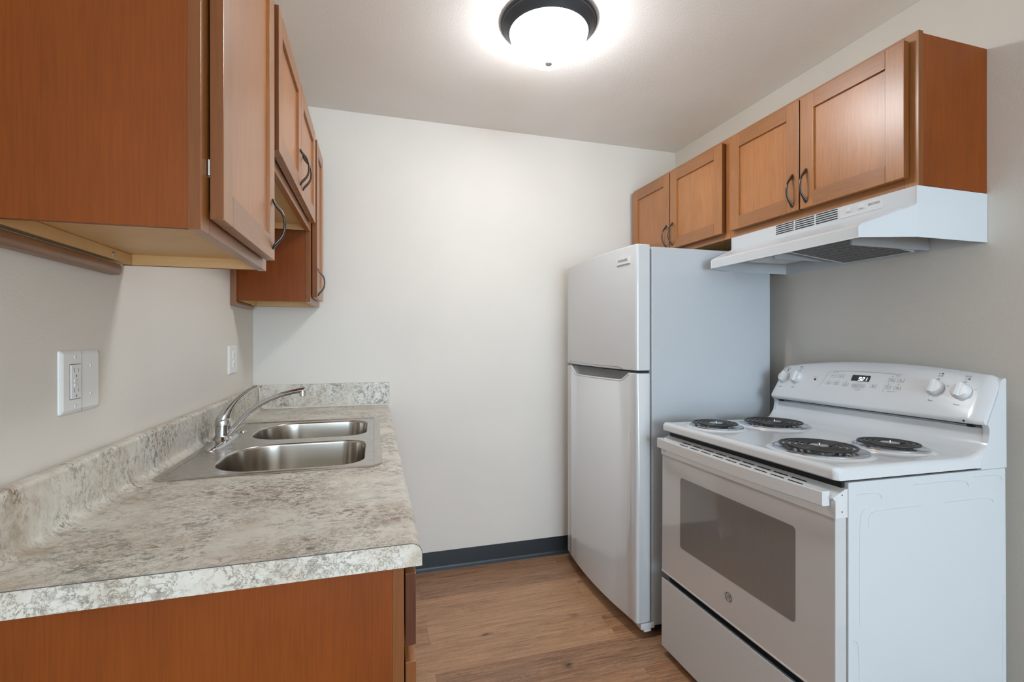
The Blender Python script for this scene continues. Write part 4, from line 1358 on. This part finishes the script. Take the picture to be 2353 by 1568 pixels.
for y, z in ((0.1180, 1.1295), (0.1265, 1.1020), (0.0560, 1.1005), (-0.0980, 1.1280), (-0.0930, 1.1025), (-0.1250, 1.1025), (-0.0830, 1.0785)):
    flat_pad(bb, y, z, 0.0024, 0.0024, 0.0006, 0.0003, 0.0007)
bb.obj('key_lettering', 'ink', cp, local=True)
# marks round the burner knobs
def burner_map(y, z, lit):
    for q, (dx, dy) in enumerate(((-0.0042, 0.0042), (0.0042, 0.0042), (-0.0042, -0.0042), (0.0042, -0.0042))):
        c_ = on(y, z, 0.0005) + RD * dx + UD * dy
        if q == lit:
            bb.lathe([(0.0027, 0), (0.0027, 0.0003), (0, 0.0003)], tuple(c_), ND, 12)
        else:
            pts = [c_ + RD * 0.0024 * math.cos(2 * PI * k / 12) + UD * 0.0024 * math.sin(2 * PI * k / 12) for k in range(12)]
            bb.sweep(pts, (0.0003, 0.0003), ref=ND, seg=4, closed=True)
for (ky, kz), lit, word in zip(((0.338, 1.098), (0.276, 1.101), (-0.232, 1.101), (-0.302, 1.096)), (2, 0, 1, 3), ('Front', 'Rear', 'Rear', 'Front')):
    bb = B()
    burner_map(ky - 0.003, min(kz + 0.0415, ztop(ky) - 0.017), lit)
    bb.text('Off', 0.0066, tuple(on(ky, kz + 0.0280, 0.0006)), RD, UD, 0.0)
    bb.text(word, 0.0072, tuple(on(ky, kz - 0.0385, 0.0006)), RD, UD, 0.0)
    bb.text('Hi', 0.0058, tuple(on(ky, kz, 0.0006) + RD * 0.0325 + UD * 0.010), RD, UD, 0.0)
    for k in range(9):
        a = math.radians(-35 - k * 24)
        c_ = on(ky, kz, 0.0005) + RD * 0.0305 * math.cos(a) + UD * 0.0305 * math.sin(a)
        bb.lathe([(0.0009 + 0.0004 * (k % 2), 0), (0.0009, 0.0003), (0, 0.0003)], tuple(c_), ND, 8)
    bb.obj('knob_marking', 'ink', cp, local=True)
bb = B()
for yy in (-HW + 0.045,):
    c_ = Vector((0.5368, yy, 1.0155))
    bb.lathe([(0.0035, 0.0), (0.0035, 0.0006), (0, 0.0012)], tuple(c_), Vector((-1, 0, -0.3)), 12)
bb.obj('panel_screw', 'black', cp, local=True)
for s_ in (-1, 1):
    bb = B()
    bb.box(0.556, 0.566, s_ * 0.335 - 0.008, s_ * 0.335 + 0.008, 0.997, 1.0065)
    bb.obj('panel_clip', 'black', cp, local=True)

rg.rotation_euler = Euler((math.radians(-0.6), math.radians(0.7), 0))
rg.location = (1.683 - 0.0105, -1.3045 - 0.0090, 0.0045)
